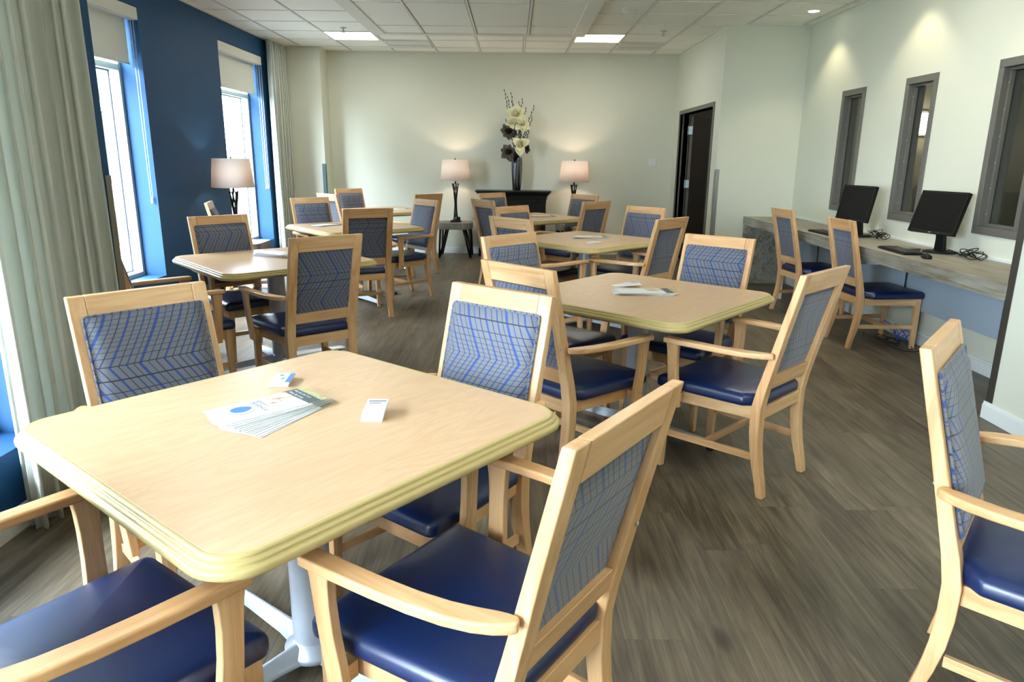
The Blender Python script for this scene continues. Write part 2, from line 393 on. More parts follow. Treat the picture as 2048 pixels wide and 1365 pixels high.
# ceiling grid
CZ = H-.007
bars = bmesh.new()
CX0, CX1, CYF = -1.70, .83, 9.13
k = -10
for i in range(-3, 9):
    x = -1.73+.617*i
    if XL < x < XR:
        if CX0 < x < CX1: box(bars, x-.012, x+.012, CYF, YB, CZ, H+.001)
        elif x > XD: box(bars, x-.012, x+.012, YNR, YF, CZ, H+.001)
        else: box(bars, x-.012, x+.012, YJ if x < XN else Y0, YB, CZ, H+.001)
for i in range(-22, 2):
    y = 9.82+.617*i
    xr = XD if y > YF else (XR if y > YNR else XNR); xl = XL if y > YJ else XN
    if y > CYF: box(bars, xl, xr, y-.006, y+.006, CZ+.0015, H+.001)
    else: box(bars, xl, CX0, y-.006, y+.006, CZ+.0015, H+.001); box(bars, CX1, xr, y-.006, y+.006, CZ+.0015, H+.001)
struct(link('trim_1', bars, CWHITE))
GRID_SHADE = plain('painted_grid_shade', (.20, .20, .17), .8)  # dark colour of thin strips stands in for shade beside the grid bars
gb = bmesh.new()
for i in range(-3, 9):
    x = -1.73+.617*i
    if XL < x < XR:
        y_0 = CYF if CX0 < x < CX1 else (YNR if x > XNR else (YJ if x < XN else Y0)); y_1 = YF if x > XD else YB
        for s_ in (-1, 1): box(gb, x+s_*.0145-.0025, x+s_*.0145+.0025, y_0, y_1, H-.001, H+.001)
for i in range(-22, 2):
    y = 9.82+.617*i; xr = XD if y > YF else (XR if y > YNR else XNR); xl = XL if y > YJ else XN
    for a_, b_ in (((xl, xr),) if y > CYF else ((xl, CX0), (CX1, xr))): box(gb, a_, b_, y+.0065, y+.0105, H-.001, H+.001)
struct(link('ceiling_shade_lines', gb, GRID_SHADE))
ang = bmesh.new()
box(ang, XBUMP, XD, YB-.02, YB, H-.012, H); box(ang, XD-.02, XD, YF, YB, H-.012, H); box(ang, XD-.02, XR, YF-.02, YF, H-.012, H); box(ang, XR-.02, XR, YNR, YF-.02, H-.012, H)
box(ang, XL, XL+.02, YJ, YBUMP, H-.012, H)
struct(link('trim_2', ang, CWHITE))
# dropped ceiling cloud with a border
cloud = bmesh.new(); zc = H-.055
box(cloud, CX0, CX0+.15, -.6, CYF, zc, H); box(cloud, CX1-.15, CX1, -.6, CYF, zc, H); box(cloud, CX0+.15, CX1-.15, CYF-.12, CYF, zc, H); box(cloud, CX0+.15, CX1-.15, -.6, -.45, zc, H)
struct(link('ceiling.001', cloud, CWHITE))
struct(link('ceiling.002', B(CX0+.15, CX1-.15, -.45, CYF-.12, zc+.012, H), CEILT))
cb = bmesh.new()
for x in (-1.08, -.463, .154): box(cb, x-.012, x+.012, -.45, CYF-.12, zc+.004, zc+.013)
for i in range(8):
    y = 8.52-1.22*i
    if y > -.4: box(cb, CX0+.15, CX1-.15, y-.006, y+.006, zc+.006, zc+.013)
struct(link('trim_3', cb, CWHITE))
painted_shadow_gap = bmesh.new()
for x in (-1.08, -.463, .154):
    for s_ in (-1, 1): box(painted_shadow_gap, x+s_*.015-.003, x+s_*.015+.003, -.45, CYF-.12, zc+.0105, zc+.0125)
struct(link('cloud_shade_lines', painted_shadow_gap, plain('painted_gap_shade', (.10, .10, .09), .8)))  # strips along the cloud's bars, the gap's shadow put into their colour

# ceiling lights
PANEL = emit('light_panel', (1, .97, .86), 16.0)
def ceil_light(x0, y0, label, group=None):
    t = thing('ceiling_light', label, 'ceiling light', (x0+.3085, y0+.3085, H-.012))
    fr = bmesh.new(); a = .300
    for q in ((-a, a, -a, -a+.018), (-a, a, a-.018, a), (-a, -a+.018, -a+.018, a-.018), (a-.018, a, -a+.018, a-.018)): box(fr, *q, 0, .012)
    link('frame', fr, CWHITE, t); link('diffuser', B(-a+.018, a-.018, -a+.018, a-.018, .003, .010), PANEL, t)
    if group: t['group'] = group
    return t
ceil_light(-2.347, 9.20, 'bright square ceiling light panel above the window side of the back wall')
ceil_light(.738, 9.20, 'bright square ceiling light panel above the right lamp by the back wall')
for x, y in ((-2.45, 4.0), (.95, 4.88), (.95, .56), (-1.73+.617*6, .56), (-1.73+.617*6, 4.88)):
    if x < XN and y < YJ+.1: continue
    ceil_light(x, y, 'square ceiling light panel nearer to the viewer, above the picture', 'ceiling light panels above the picture')
def vent(x0, y0, label):
    t = thing('ceiling_vent', label, 'air vent', (x0+.3085, y0+.3085, H-.02)); a = .295
    fr = bmesh.new()
    for q in ((-a, a, -a, -a+.03), (-a, a, a-.22, a), (-a, -a+.03, -a+.03, a-.22), (a-.03, a, -a+.03, a-.22)): box(fr, *q, 0, .02)
    link('frame', fr, CWHITE, t, bev=.002)
    link('opening', B(-a+.03, a-.03, -a+.03, a-.22, .012, .02), plain('painted_vent_shade', (.05, .05, .045), .8), t)  # closed plate, the shade inside the vent put into its dark colour
    for k in range(3):
        s_ = bmesh.new(); sweep(s_, [(-a+.035, -a+.10+k*.095, .006), (a-.035, -a+.10+k*.095, .006)], (.003, .040), Vector((0, .25, 1)))
        link('louvre', s_, CWHITE, t)
vent(-1.73, 9.82, 'white louvred air vent beside the left ceiling light panel')
vent(1.355, 9.82, 'white louvred air vent in the ceiling right of the right light panel')
t = thing('smoke_detector', 'round white smoke detector on the ceiling near the right light panel', 'smoke detector', (1.243*K, 8.339*K, H-.05))
bm = bmesh.new(); lathe(bm, [(.055, 0), (.062, .012), (.075, .02), (.078, .035)], 28); link('cover', bm, CWHITE, t, smooth=True)
bm = bmesh.new(); lathe(bm, [(.082, .035), (.082, .05)], 28); link('base', bm, CWHITE, t, smooth=True)
def sprinkler(x, y, label):
    t = thing('sprinkler', label, 'sprinkler', (x, y, H-.055))
    bm = bmesh.new(); lathe(bm, [(.036, .048), (.036, .055)], 20); link('escutcheon', bm, STEEL, t)
    bm = bmesh.new(); lathe(bm, [(.008, .012), (.008, .048)], 10); link('pipe', bm, STEEL, t)
    bm = bmesh.new(); lathe(bm, [(.022, 0), (.022, .003)], 16); tube(bm, [(-.012, 0, .003), (-.014, 0, .02), (-.006, 0, .03)], .002, 6); tube(bm, [(.012, 0, .003), (.014, 0, .02), (.006, 0, .03)], .002, 6)
    link('deflector', bm, STEEL, t)
sprinkler(-2.187*K, 9.70*K, 'small ceiling sprinkler beside the left light panel')
sprinkler(1.889*K, 9.712*K, 'small ceiling sprinkler right of the right light panel')
DLE = emit('downlight_lens', (1, .93, .74), 14)
def downlight(x, y, label, grp=None):
    t = thing('downlight', label, 'ceiling downlight', (x, y, H-.006)); bm = bmesh.new()
    lathe(bm, [(.068, 0), (.068, .006)], 24); link('ring', bm, CWHITE, t)
    bm = bmesh.new(); lathe(bm, [(.052, -.002), (.052, .003)], 24); link('lens', bm, DLE, t)
    d = bpy.data.lights.new('downlight_bulb', 'SPOT'); d.energy = 20; d.color = (1, .86, .56); d.spot_size = 1.75; d.spot_blend = .5; d.shadow_soft_size = .04
    o = bpy.data.objects.new('downlight_bulb', d); C.objects.link(o); o.parent = t; o.location = (0, 0, -.02)
    if grp: t['group'] = grp
downlight(3.0, 7.72, 'small round lit downlight in the ceiling over the computer desk')
for y in (6.1, 4.5): downlight(3.0, y, 'round downlight over the near part of the computer desk, above the picture', 'downlights above the picture')
downlight(1.75, 9.9, 'round downlight above the doorway side') if 0 else None

# ------------------------------------------------------------------ windows on the left
GL = glass('window_glass', (.97, .985, .98), .6); FRG = plain('grey_window_frame', (.30, .36, .35), .45, var=.03); GASK = plain('gasket', (.05, .08, .12), .6); VIN = plain('white_vinyl', (.82, .86, .88), .35, var=.02)
BL2 = plain('blind_cassette', (.76, .75, .68), .5, var=.04, nscale=200)
def ring(bm, x0, x1, y0, y1, z0, z1, wd):
    box(bm, x0, x1, y0, y1, z0, z0+wd); box(bm, x0, x1, y0, y1, z1-wd, z1); box(bm, x0, x1, y0, y0+wd, z0+wd, z1-wd); box(bm, x0, x1, y1-wd, y1, z0+wd, z1-wd)
wn = 0
def left_window(xw, y0, y1, blind, label, chains=1):
    global wn; wn += 1
    xf = xw-.195
    bm = bmesh.new(); ring(bm, xf-.012, xf, y0, y1, WZ0, WZ1, .040); ztr = 2.14
    box(bm, xf-.012, xf, y0+.04, y1-.04, ztr, ztr+.05)
    wo = struct(link('window_%d' % wn, bm, FRG, bev=.002))
    bm = bmesh.new(); ring(bm, xf-.095, xf-.012, y0+.012, y1-.012, WZ0+.012, WZ1-.012, .028); box(bm, xf-.095, xf-.012, y0+.04, y1-.04, ztr+.005, ztr+.045)
    link('sash', bm, VIN, wo)
    bm = bmesh.new(); ring(bm, xf-.099, xf-.092, y0+.04, y1-.04, WZ0+.04, ztr+.005, .012)
    link('gasket', bm, GASK, wo)
    for a, b in ((WZ0+.04, ztr+.005), (ztr+.045, WZ1-.04)):
        link('pane', B(xf-.096, xf-.093, y0+.04, y1-.04, a, b), GL, wo)
    lt = bmesh.new(); box(lt, xf, xf+.012, y1-.32, y1-.29, ztr+.052, ztr+.075); link('latch', lt, STEEL, wo)
    portal('window_portal', (xf-.15, (y0+y1)/2, (WZ0+WZ1)/2), (0, -PI/2, 0), WZ1-WZ0, y1-y0)
    if not blind: return
    t = thing('roller_blind', label, 'window blind', (xw-.10, (y0+y1)/2, 2.2)); hy = (y1-y0)/2
    link('valance', B(.03, .105, -hy+.004, hy-.004, .355, .455), BL2, t, bev=.004)
    link('blind_cloth', B(-.0015, .0015, -hy+.012, hy-.03, .0, .40), BLIND, t)
    bm = bmesh.new(); tube(bm, [(0, -hy+.012, -.004), (0, hy-.03, -.004)], .008, 8); link('bottom_bar', bm, BL2, t, smooth=True)
    for c in range(chains):
        bm = bmesh.new(); yy = hy-.022; x_ = .05+.03*c; zb = -1.15
        tube(bm, [(x_, yy-.008, .36), (x_-.002, yy-.006, (.36+zb)/2), (x_, yy-.002, zb), (x_+.018, yy-.002, zb), (x_+.022, yy-.006, (.36+zb)/2), (x_+.024, yy-.008, .36)], .0022, 6)
        link('bead_chain', bm, WHITE, t, smooth=True)
        bm = bmesh.new(); lathe(bm, [(.004, zb-.06), (.011, zb-.045), (.011, zb-.015), (.004, zb)], 12, (x_+.009, yy-.004)); link('chain_weight', bm, WHITE, t, smooth=True)
left_window(XL, *wins_far[0], True, 'half lowered roller blind in the nearer far-wall window, beside the navy wall')
left_window(XL, *wins_far[1], True, 'half lowered roller blind in the window behind the floor-side lamp and far curtain', 2)
left_window(XN, *wins_near[2], True, 'roller blind of the window behind the near curtain, only its chain in the picture')
left_window(XN, *wins_near[0], False, ''); left_window(XN, *wins_near[1], False, '')
# inner windows on the right
GLI = glass('inner_glass', (.86, .87, .85), .9)
for i, (a, b) in enumerate(iw):
    bm = bmesh.new(); ring(bm, XR-.012, XR+.13, a, b, IZ0, IZ1, .055)
    wo = struct(link('window_%d' % (6+i), bm, DARKG, bev=.003))
    bm = bmesh.new(); ring(bm, XR+.03, XR+.06, a+.055, b-.055, IZ0+.055, IZ1-.055, .02); link('glazing_bead', bm, DARKG, wo, bev=.002)
    link('pane', B(XR+.062, XR+.067, a+.055, b-.055, IZ0+.055, IZ1-.055), GLI, wo)
    for k in range(6):
        bm = bmesh.new(); lathe(bm, [(.005, 0), (.003, .003)], 8); 
        for v in bm.verts: v.co = Vector((XR+.03-v.co.z, b-.066+v.co.x, IZ0+.14+k*.175+v.co.y))
        link('screw', bm, STEEL, wo)

# doorway
bm = bmesh.new()
box(bm, XD-.012, XD+.13, DY0-.05, DY0, 0, DZ+.05); box(bm, XD-.012, XD+.13, DY1, DY1+.05, 0, DZ+.05); box(bm, XD-.012, XD+.13, DY0, DY1, DZ, DZ+.05)
box(bm, XD+.03, XD+.05, DY1-.015, DY1, 0, DZ); box(bm, XD+.03, XD+.05, DY0, DY0+.015, 0, DZ)
struct(link('trim_5', bm, DARKG, bev=.002))
ph = math.radians(30)
d1 = struct(link('door_1', B(-.02, .02, 0, .92, .01, DZ-.01), DOORM, bev=.002)); d1.location = (XD+.16, DY1-.03, 0); d1.rotation_euler = (0, 0, -ph)
link('panel_edge', B(-.024, .024, .905, .925, .01, DZ-.01), plain('door_edge', (.13, .12, .10), .5), d1)
for z in (1.09, 1.83, .3):
    bm = bmesh.new(); box(bm, -.03, .03, -.052, -.048, z-.055, z+.055); tube(bm, [(-.032, -.054, z-.058), (-.032, -.054, z+.058)], .008, 8)
    link('hinge', bm, STEEL, d1)
bm = bmesh.new(); box(bm, -.06, -.02, .80, .83, .98, 1.01); box(bm, -.075, -.06, .70, .83, .985, 1.005); link('door_handle', bm, STEEL, d1, bev=.003)
bm = bmesh.new(); ring(bm, 0, 0, 0, 0, 0, 0, 0) if 0 else box(bm, 3.45, 3.50, YB+1.585, YB+1.6, 0, 1.98)
struct(link('trim_6', bm, DARKG))

t = thing('light_switch', 'white double rocker light switch on the back wall left of the doorway', 'light switch', (2.06, YB, 1.383))
link('cover_plate', B(-.062, .062, -.007, 0, -.062, .062), CWHITE, t, bev=.003)
for s_ in (-1, 1): link('rocker', B(s_*.027-.018, s_*.027+.018, -.012, -.006, -.036, .036), WHITE, t, bev=.002)

# ------------------------------------------------------------------ curtains
def curtain(name, y0, y1, x, z0, z1, folds, amp, label, seed):
    rnd = random.Random(seed); bm = bmesh.new(); n = folds*12; rows = 14; ph_ = [rnd.uniform(-.7, .7) for _ in range(folds+2)]; am = [rnd.uniform(.7, 1.25) for _ in range(folds+2)]
    g = []
    for j in range(rows+1):
        f = j/rows; z = z1+(z0-z1)*f; row = []
        for i in range(n+1):
            u = i/n*folds; k_ = int(u); w_ = amp*(am[k_]*(1-(u-k_))+am[k_+1]*(u-k_))*(.75+.35*f)
            a = 2*PI*u+ph_[k_]*0.5
            row.append(bm.verts.new((x+w_*sin(a)+.010*sin(a*2.3+3*f), y0+(y1-y0)*i/n+.012*sin(a*2+1)*(1+f)+(.03*f*((i/n)-.5)), z+.006*sin(a)*f)))
        g.append(row)
    for j in range(rows):
        for i in range(n): bm.faces.new((g[j][i], g[j][i+1], g[j+1][i+1], g[j+1][i]))
    t = thing(name, label, 'curtain', (0, 0, 0))
    o = link('curtain_cloth', bm, CURT, t, smooth=True); s_ = o.modifiers.new('s', 'SOLIDIFY'); s_.thickness = .003
    link('curtain_track', B(x-.012, x+.012, y0-.05, y1+.02, z1, H-.001), CWHITE, t)
    return t
curtain('curtain', 2.47, 3.22, XN+.085, .02, H-.025, 9, .042, 'long pale grey linen curtain at the left edge of the picture', 3)
curtain('curtain', 9.72, 10.42, XL+.10, .02, H-.025, 8, .045, 'pale linen curtain beside the far window by the back wall', 5)

# ------------------------------------------------------------------ outside
brm = brickmat()
GRASS = plain('lawn_grass', (.0045, .022, .003), .9, var=.4, nscale=8); CONC = plain('concrete', (.55, .55, .52), .9, var=.08, nscale=3)
struct(link('lawn', B(-40, -3.6, -25, 45, -.5, -.30), GRASS)); struct(link('sidewalk', B(-7.5, -4.2, -25, 45, -.31, -.27), CONC)); struct(link('sidewalk.001', B(-40, -12.3, -25, 45, -.31, -.26), CONC))
b = thing('neighbouring_building', 'pale brick building with white bands seen through the left windows', 'building', (-16, 12, -.3))
link('brick_wall', B(-4, 0, -20, 26, 0, 8), brm, b)
for k in range(7):
    y = -16+k*6
    wbm = bmesh.new(); ring(wbm, .0, .08, y, y+2.2, 1.0, 3.0, .12); f = link('building_window', wbm, VIN, b); link('pane', B(.01, .04, y+.12, y+2.08, 1.12, 2.88), plain('far_glass', (.20, .32, .36), .1), f)
link('stone_band', B(0, .12, -20, 26, 3.3, 3.75), CONC, b); link('stone_band', B(0, .10, -20, 26, 0, .55), CONC, b)

# ------------------------------------------------------------------ chairs
# measured back profile: z -> (front face y, depth)
PROF = [(0, -.062, .030), (.07, -.047, .033), (.14, -.027, .037), (.22, -.010, .041), (.30, -.001, .044), (.40, .000, .045), (.48, -.016, .042), (.56, -.038, .038), (.75, -.087, .032), (.997, -.1500, .028)]
def back_front(z):
    for (a, ya, da), (b_, yb, db) in zip(PROF, PROF[1:]):
        if z <= b_: f = (z-a)/(b_-a); return ya+(yb-ya)*f, da+(db-da)*f
    return PROF[-1][1:]
def make_chair(arms, label, W):
    t = thing('dining_armchair' if arms else 'dining_chair', label, 'chair')
    hw = W/2; sw = .052
    for s in (-1, 1):
        bm = bmesh.new(); ys = [(z, y-d/2, d) for z, y, d in PROF]; rings = []
        for z, y, d in PROF:
            wz = sw if z > .25 else sw*(.80+.20*z/.25); xo = hw; xi = hw-wz
            rings.append([bm.verts.new((s*xo, y, z)), bm.verts.new((s*xi, y, z)), bm.verts.new((s*xi, y-d, z)), bm.verts.new((s*xo, y-d, z))])
        for r, q in zip(rings, rings[1:]):
            for j in range(4): bm.faces.new((r[j], r[(j+1) % 4], q[(j+1) % 4], q[j]))
        bm.faces.new(rings[0]); bm.faces.new(rings[-1])
        link('back_post', bm, W_['z'], t, bev=.004)
    def rail(z0, z1, rf, rb, nm):
        bm = bmesh.new(); v = []
        for z in (z0, z1):
            y, d = back_front(z)
            v.append([bm.verts.new((x, yy, z)) for x, yy in ((-hw+sw, y-rf), (hw-sw, y-rf), (hw-sw, y-d+rb), (-hw+sw, y-d+rb))])
        for j in range(4): bm.faces.new((v[0][j], v[0][(j+1) % 4], v[1][(j+1) % 4], v[1][j]))
        bm.faces.new(v[0]); bm.faces.new(v[1]); return link(nm, bm, W_['x'], t, bev=.003)
    rail(.913, .997, 0, 0, 'top_rail'); rail(.483, .547, .002, .008, 'lower_rail')
    # upholstered back: rear part sits in the opening, front pad overlaps the frame a little
    def up3(off):
        def f(p, h):
            y, d = back_front(p.y); return (p.x, y+h+off, p.y)
        return f
    x1 = hw-sw+.001; bm = bmesh.new()
    cs = [(-x1, .547), (x1, .547), (x1, .913), (-x1, .913)]
    def grid_panel(bm, cs, front, depth_, bulge, off):
        nx, nz = 10, 12; (xa, za), (xb, zb) = cs[0], cs[2]; G = {}
        for side in (0, 1):
            for i in range(nx+1):
                for j in range(nz+1):
                    x = xa+(xb-xa)*i/nx; z = za+(zb-za)*j/nz; y, d = back_front(z)
                    e = min(i, nx-i, j, nz-j)/2.0; e = min(1, e); b_ = bulge*(1-(1-e)**2)+.004*0
                    yy = y+off+(b_+front if side else -depth_)
                    if side == 0 or not (i in (0, nx) or j in (0, nz)) or True: G[(side, i, j)] = bm.verts.new((x, yy, z))
        for side in (0, 1):
            for i in range(nx):
                for j in range(nz): bm.faces.new([G[(side, *q)] for q in ((i, j), (i+1, j), (i+1, j+1), (i, j+1))])
        per = [(i, 0) for i in range(nx)]+[(nx, j) for j in range(nz)]+[(i, nz) for i in range(nx, 0, -1)]+[(0, j) for j in range(nz, 0, -1)]
        for a, b_ in zip(per, per[1:]+per[:1]): bm.faces.new((G[(0, *a)], G[(0, *b_)], G[(1, *b_)], G[(1, *a)]))
    grid_panel(bm, cs, -.002, .0125, 0, 0); link('rear_panel', bm, FAB, t)
    x2 = hw-.031; bm = bmesh.new(); z0f, z1f = .522, .933
    grid_panel(bm, [(-x2, z0f), (x2, z0f), (x2, z1f), (-x2, z1f)], .008, -.0005, .018, 0)
    pad = link('back_cushion', bm, FAB, t, smooth=True)
    bm = bmesh.new(); pts = []
    cr = rpoly([(-x2, z0f), (x2, z0f), (x2, z1f), (-x2, z1f)], 0, .012, 4)
    pts = [(p.x, back_front(p.y)[0]+.006, p.y) for p in cr]; pts.append(pts[0]); tube(bm, pts, .0045, 6, False); link('piping', bm, FAB, pad, smooth=True)
    # seat
    fx = .245 if arms else .225; rx = hw-.012; FY = .445
    for s in (-1, 1):
        bm = bmesh.new(); xr0 = hw-sw*.5-.004
        v = [(s*(xr0+.008), .0), (s*(xr0-.014), .0), (s*(fx-.028), FY-.04), (s*(fx-.006), FY-.04)]
        r = [[bm.verts.new((x, y, z)) for x, y in v] for z in (.345, .4025)]
        for j in range(4): bm.faces.new((r[0][j], r[0][(j+1) % 4], r[1][(j+1) % 4], r[1][j]))
        bm.faces.new(r[0]); bm.faces.new(r[1]); link('side_rail', bm, W_['y'], t, bev=.002)
        bm = bmesh.new(); rr = []
        for z, q in ((0, .030), (.34, .042), (.4025, .042)):
            rr.append([bm.verts.new((s*x, y, z)) for x, y in ((fx, FY), (fx-q, FY), (fx-q, FY-q), (fx, FY-q))])
        for a, b_ in zip(rr, rr[1:]):
            for j in range(4): bm.faces.new((a[j], a[(j+1) % 4], b_[(j+1) % 4], b_[j]))
        bm.faces.new(rr[0]); bm.faces.new(rr[-1]); link('front_leg', bm, W_['z'], t, bev=.003)
        bm = bmesh.new(); sweep(bm, [(s*(hw-.024), -.012, .175), (s*(fx-.02), FY-.03, .175)], (.016, .032), Vector((1, 0, 0))); link('side_stretcher', bm, W_['y'], t, bev=.002)
    link('front_rail', B(-fx+.042, fx-.042, FY-.03, FY-.008, .345, .4025), W_['x'], t, bev=.002)
    link('rear_rail', B(-hw+sw, hw-sw, -.038, -.016, .347, .4025), W_['x'], t, bev=.002)
    mx = (hw+fx)/2-.03; link('cross_stretcher', B(-mx, mx, .205, .223, .160, .190), W_['x'], t, bev=.002)
    bm = bmesh.new(); sx = fx+.018
    cor = [(-(hw-sw)+.0, -.028), ((hw-sw), -.028), (sx, FY+.022), (-sx, FY+.022)]
    cor = [(-(hw-.048), -.030), (hw-.048, -.030), (sx, .05), (sx+.0, FY+.022), (-sx, FY+.022), (-sx, .05)] if not arms else [(-(hw-.054), -.032), (hw-.054, -.032), (hw+.012, .035), (sx, FY+.022), (-sx, FY+.022), (-(hw+.012), .035)]
    slab(bm, cor, .030, [(.402, .010), (.408, .002), (.418, 0), (.436, 0), (.448, .006), (.456, .018), (.460, .034)], 5, dome=.010)
    link('seat', bm, VINYL, t, smooth=True)
    if arms:
        for s in (-1, 1):
            bm = bmesh.new()
            path = [(.306, .392), (.305, .30), (.301, .20), (.294, .11), (.283, .04), (.268, -.012), (.254, -.045), (.243, -.068), (.234, -.084)]
            n = len(path); L, R2 = [], []
            for i, (x, y) in enumerate(path):
                a = Vector(path[max(0, i-1)]); b_ = Vector(path[min(n-1, i+1)]); d = (b_-a).normalized(); nn = Vector((-d.y, d.x))
                wd = [.050, .050, .049, .049, .050, .050, .046, .036, .020][i]; z = .6626+.004*math.sin(i/(n-1)*PI)*-1
                L.append(Vector((x, y))+nn*wd/2); R2.append(Vector((x, y))-nn*wd/2)
            for i in range(n):
                for q in (L, R2):
                    if q[i].y < -.062 and q[i].x < hw+.0015: q[i].x = hw+.0015
            rings = []
            for i in range(n):
                z = .6626
                rings.append([bm.verts.new((s*q.x, q.y, zz)) for q, zz in ((L[i], z), (R2[i], z), (R2[i], z-.024), (L[i], z-.024))])
            for a, b_ in zip(rings, rings[1:]):
                for j in range(4): bm.faces.new((a[j], a[(j+1) % 4], b_[(j+1) % 4], b_[j]))
            bm.faces.new(rings[0]); bm.faces.new(rings[-1]); link('armrest', bm, W_['y'], t, bev=.006, seg=3)
            bm = bmesh.new(); prs = [(.303, .352, .6386, .064), (.302, .351, .61, .055), (.300, .350, .56, .049), (.295, .348, .49, .048), (.287, .344, .41, .052), (.281, .340, .335, .052)]; rings = []
            for x, y, z, wd in prs: rings.append([bm.verts.new((s*xx, yy, z)) for xx, yy in ((x+.012, y+wd/2), (x-.012, y+wd/2), (x-.012, y-wd/2), (x+.012, y-wd/2))])
            for a, b_ in zip(rings, rings[1:]):
                for j in range(4): bm.faces.new((a[j], a[(j+1) % 4], b_[(j+1) % 4], b_[j]))
            bm.faces.new(rings[0]); bm.faces.new(rings[-1]); link('arm_post', bm, W_['z'], t, bev=.003)
            link('spacer', B(min(s*.243, s*.274), max(s*.243, s*.274), .325, .360, .355, .395), W_['x'], t)
        y, d = back_front(.66); bm = bmesh.new(); lathe(bm, [(.0055, 0), (.005, .003), (.002, .004)], 10)
        for v in bm.verts: v.co = Vector((hw-.018+v.co.x, y-d-v.co.z, .655+v.co.y))
        link('bolt', bm, STEEL, t, smooth=True)
    return t
arm0 = make_chair(True, '', .4435); plain0 = make_chair(False, '', .394); index_kids()
AR = 'maple armchairs with navy seats around the square tables'
chairs = [
 ('C1a', -1.2270, 2.4097, 2.3089, 'armchair facing us beside the near curtain, behind the front table'),
 ('C1b', -0.1487, 2.4690, -2.4819, 'armchair with sunlit white top rail and pale blue cushion, behind the front table'),
 ('C1c', 0.0898, 1.4086, -0.9601, 'largest foreground armchair seen from behind at the near right of the front table'),
 ('C1d', -1.0679, 1.1646, 0.6401, 'armchair cut off at bottom left, only blue seat and two arms showing'),
 ('C2a', -2.2461, 5.6119, 2.3518, 'armchair facing us behind the left middle table, below the lamp by the window'),
 ('C2b', -1.2532, 4.4707, -0.7062, 'armchair seen from behind at the left middle table, shiny blue seat on its left'),
 ('C2c', -2.3887, 4.4337, 0.8580, 'armchair mostly hidden by the near curtain wall, one arm showing before the window'),
 ('C3a', -2.2461, 8.2205, 2.3793, 'armchair facing us beside the far curtain, at the second left table'),
 ('C3b', -1.4336, 6.8479, -0.4616, 'armchair seen straight from behind in the aisle, just beyond the left middle table'),
 ('C3d', -1.1209, 8.0888, -2.2687, 'sidelong armchair with pale blue backrest and brown arm, near the left lamp table'),
 ('C4a', -2.3257, 10.6202, 2.3006, 'small far armchair facing us before the back wall at the rear left table'),
 ('C4c', -2.2730, 9.3727, 0.7898, 'far armchair with sunlit white back frame, left of the rear left table'),
 ('C4d', -1.2401, 9.5407, -0.8466, 'far brown-backed armchair in shadow directly behind the pale blue sidelong one'),
 ('C5a', 1.2850, 3.2761, -0.7735, 'armchair seen from behind alone on open floor, right of the right middle table'),
 ('C5b', 1.2032, 4.4209, -2.3938, 'armchair with bright pale backrest facing us behind the right middle table'),
 ('C5c', 0.1471, 3.3368, 0.8162, 'armchair seen from behind left of the right middle table, its arm pointing right'),
 ('C5d', 0.1009, 4.4125, 2.3475, 'armchair with shaded grey backrest facing us, left behind the right middle table'),
 ('C6a', 1.1981, 6.0626, -0.8057, 'dark-backed armchair seen from behind, at the near right of the second right-hand table'),
 ('C6b', 1.2278, 7.2081, -2.3251, 'armchair facing us with pale blue backrest, in front of the doorway'),
 ('C6c', 0.0977, 5.9288, 0.7807, 'armchair with whitish top rail seen from behind, left of the second right-hand table'),
 ('C6d', 0.1170, 7.0998, 2.3009, 'orange-brown topped armchair facing us, left behind the second right-hand table'),
 ('C7a', 0.8344, 8.3319, -0.7508, 'black-backed far armchair at the near right of the rear right table'),
 ('C7b', 0.8312, 9.5648, -2.3198, 'far armchair facing us just below the right table lamp'),
 ('C7c', -0.2114, 8.3870, 0.9708, 'far armchair with pale side and blue striped back, just right of the left lamp table'),
 ('C7d', -0.1817, 9.7615, 2.3993, 'far armchair facing us in front of the black mantel'),
 ('CR', 1.374, 1.867, 2.256, 'armchair cut off by the right picture edge, its patterned backrest edge-on'),
]
for i, (id_, x, y, a, lab) in enumerate(chairs):
    c = arm0 if i == 0 else copy_tree(arm0)
    c.location = (x*K, y*K, 0); c.rotation_euler = (0, 0, -a); c['label'] = lab; c['group'] = AR
for i, (x, y, a, lab) in enumerate([(-2.97, 7.44, 1.30, 'armless maple chair by the navy wall beneath the window lamp, only its back tip showing'), (2.8983, 7.2890, 1.4328, 'armless maple chair at the far computer, farther of the two at the desk'), (2.9380, 6.0429, 1.4907, 'armless maple chair at the near computer, navy seat under the desk edge')]):
    c = plain0 if i == 0 else copy_tree(plain0)
    c.location = (x*K, y*K, 0); c.rotation_euler = (0, 0, -a); c['label'] = lab; c['group'] = 'armless maple chairs'

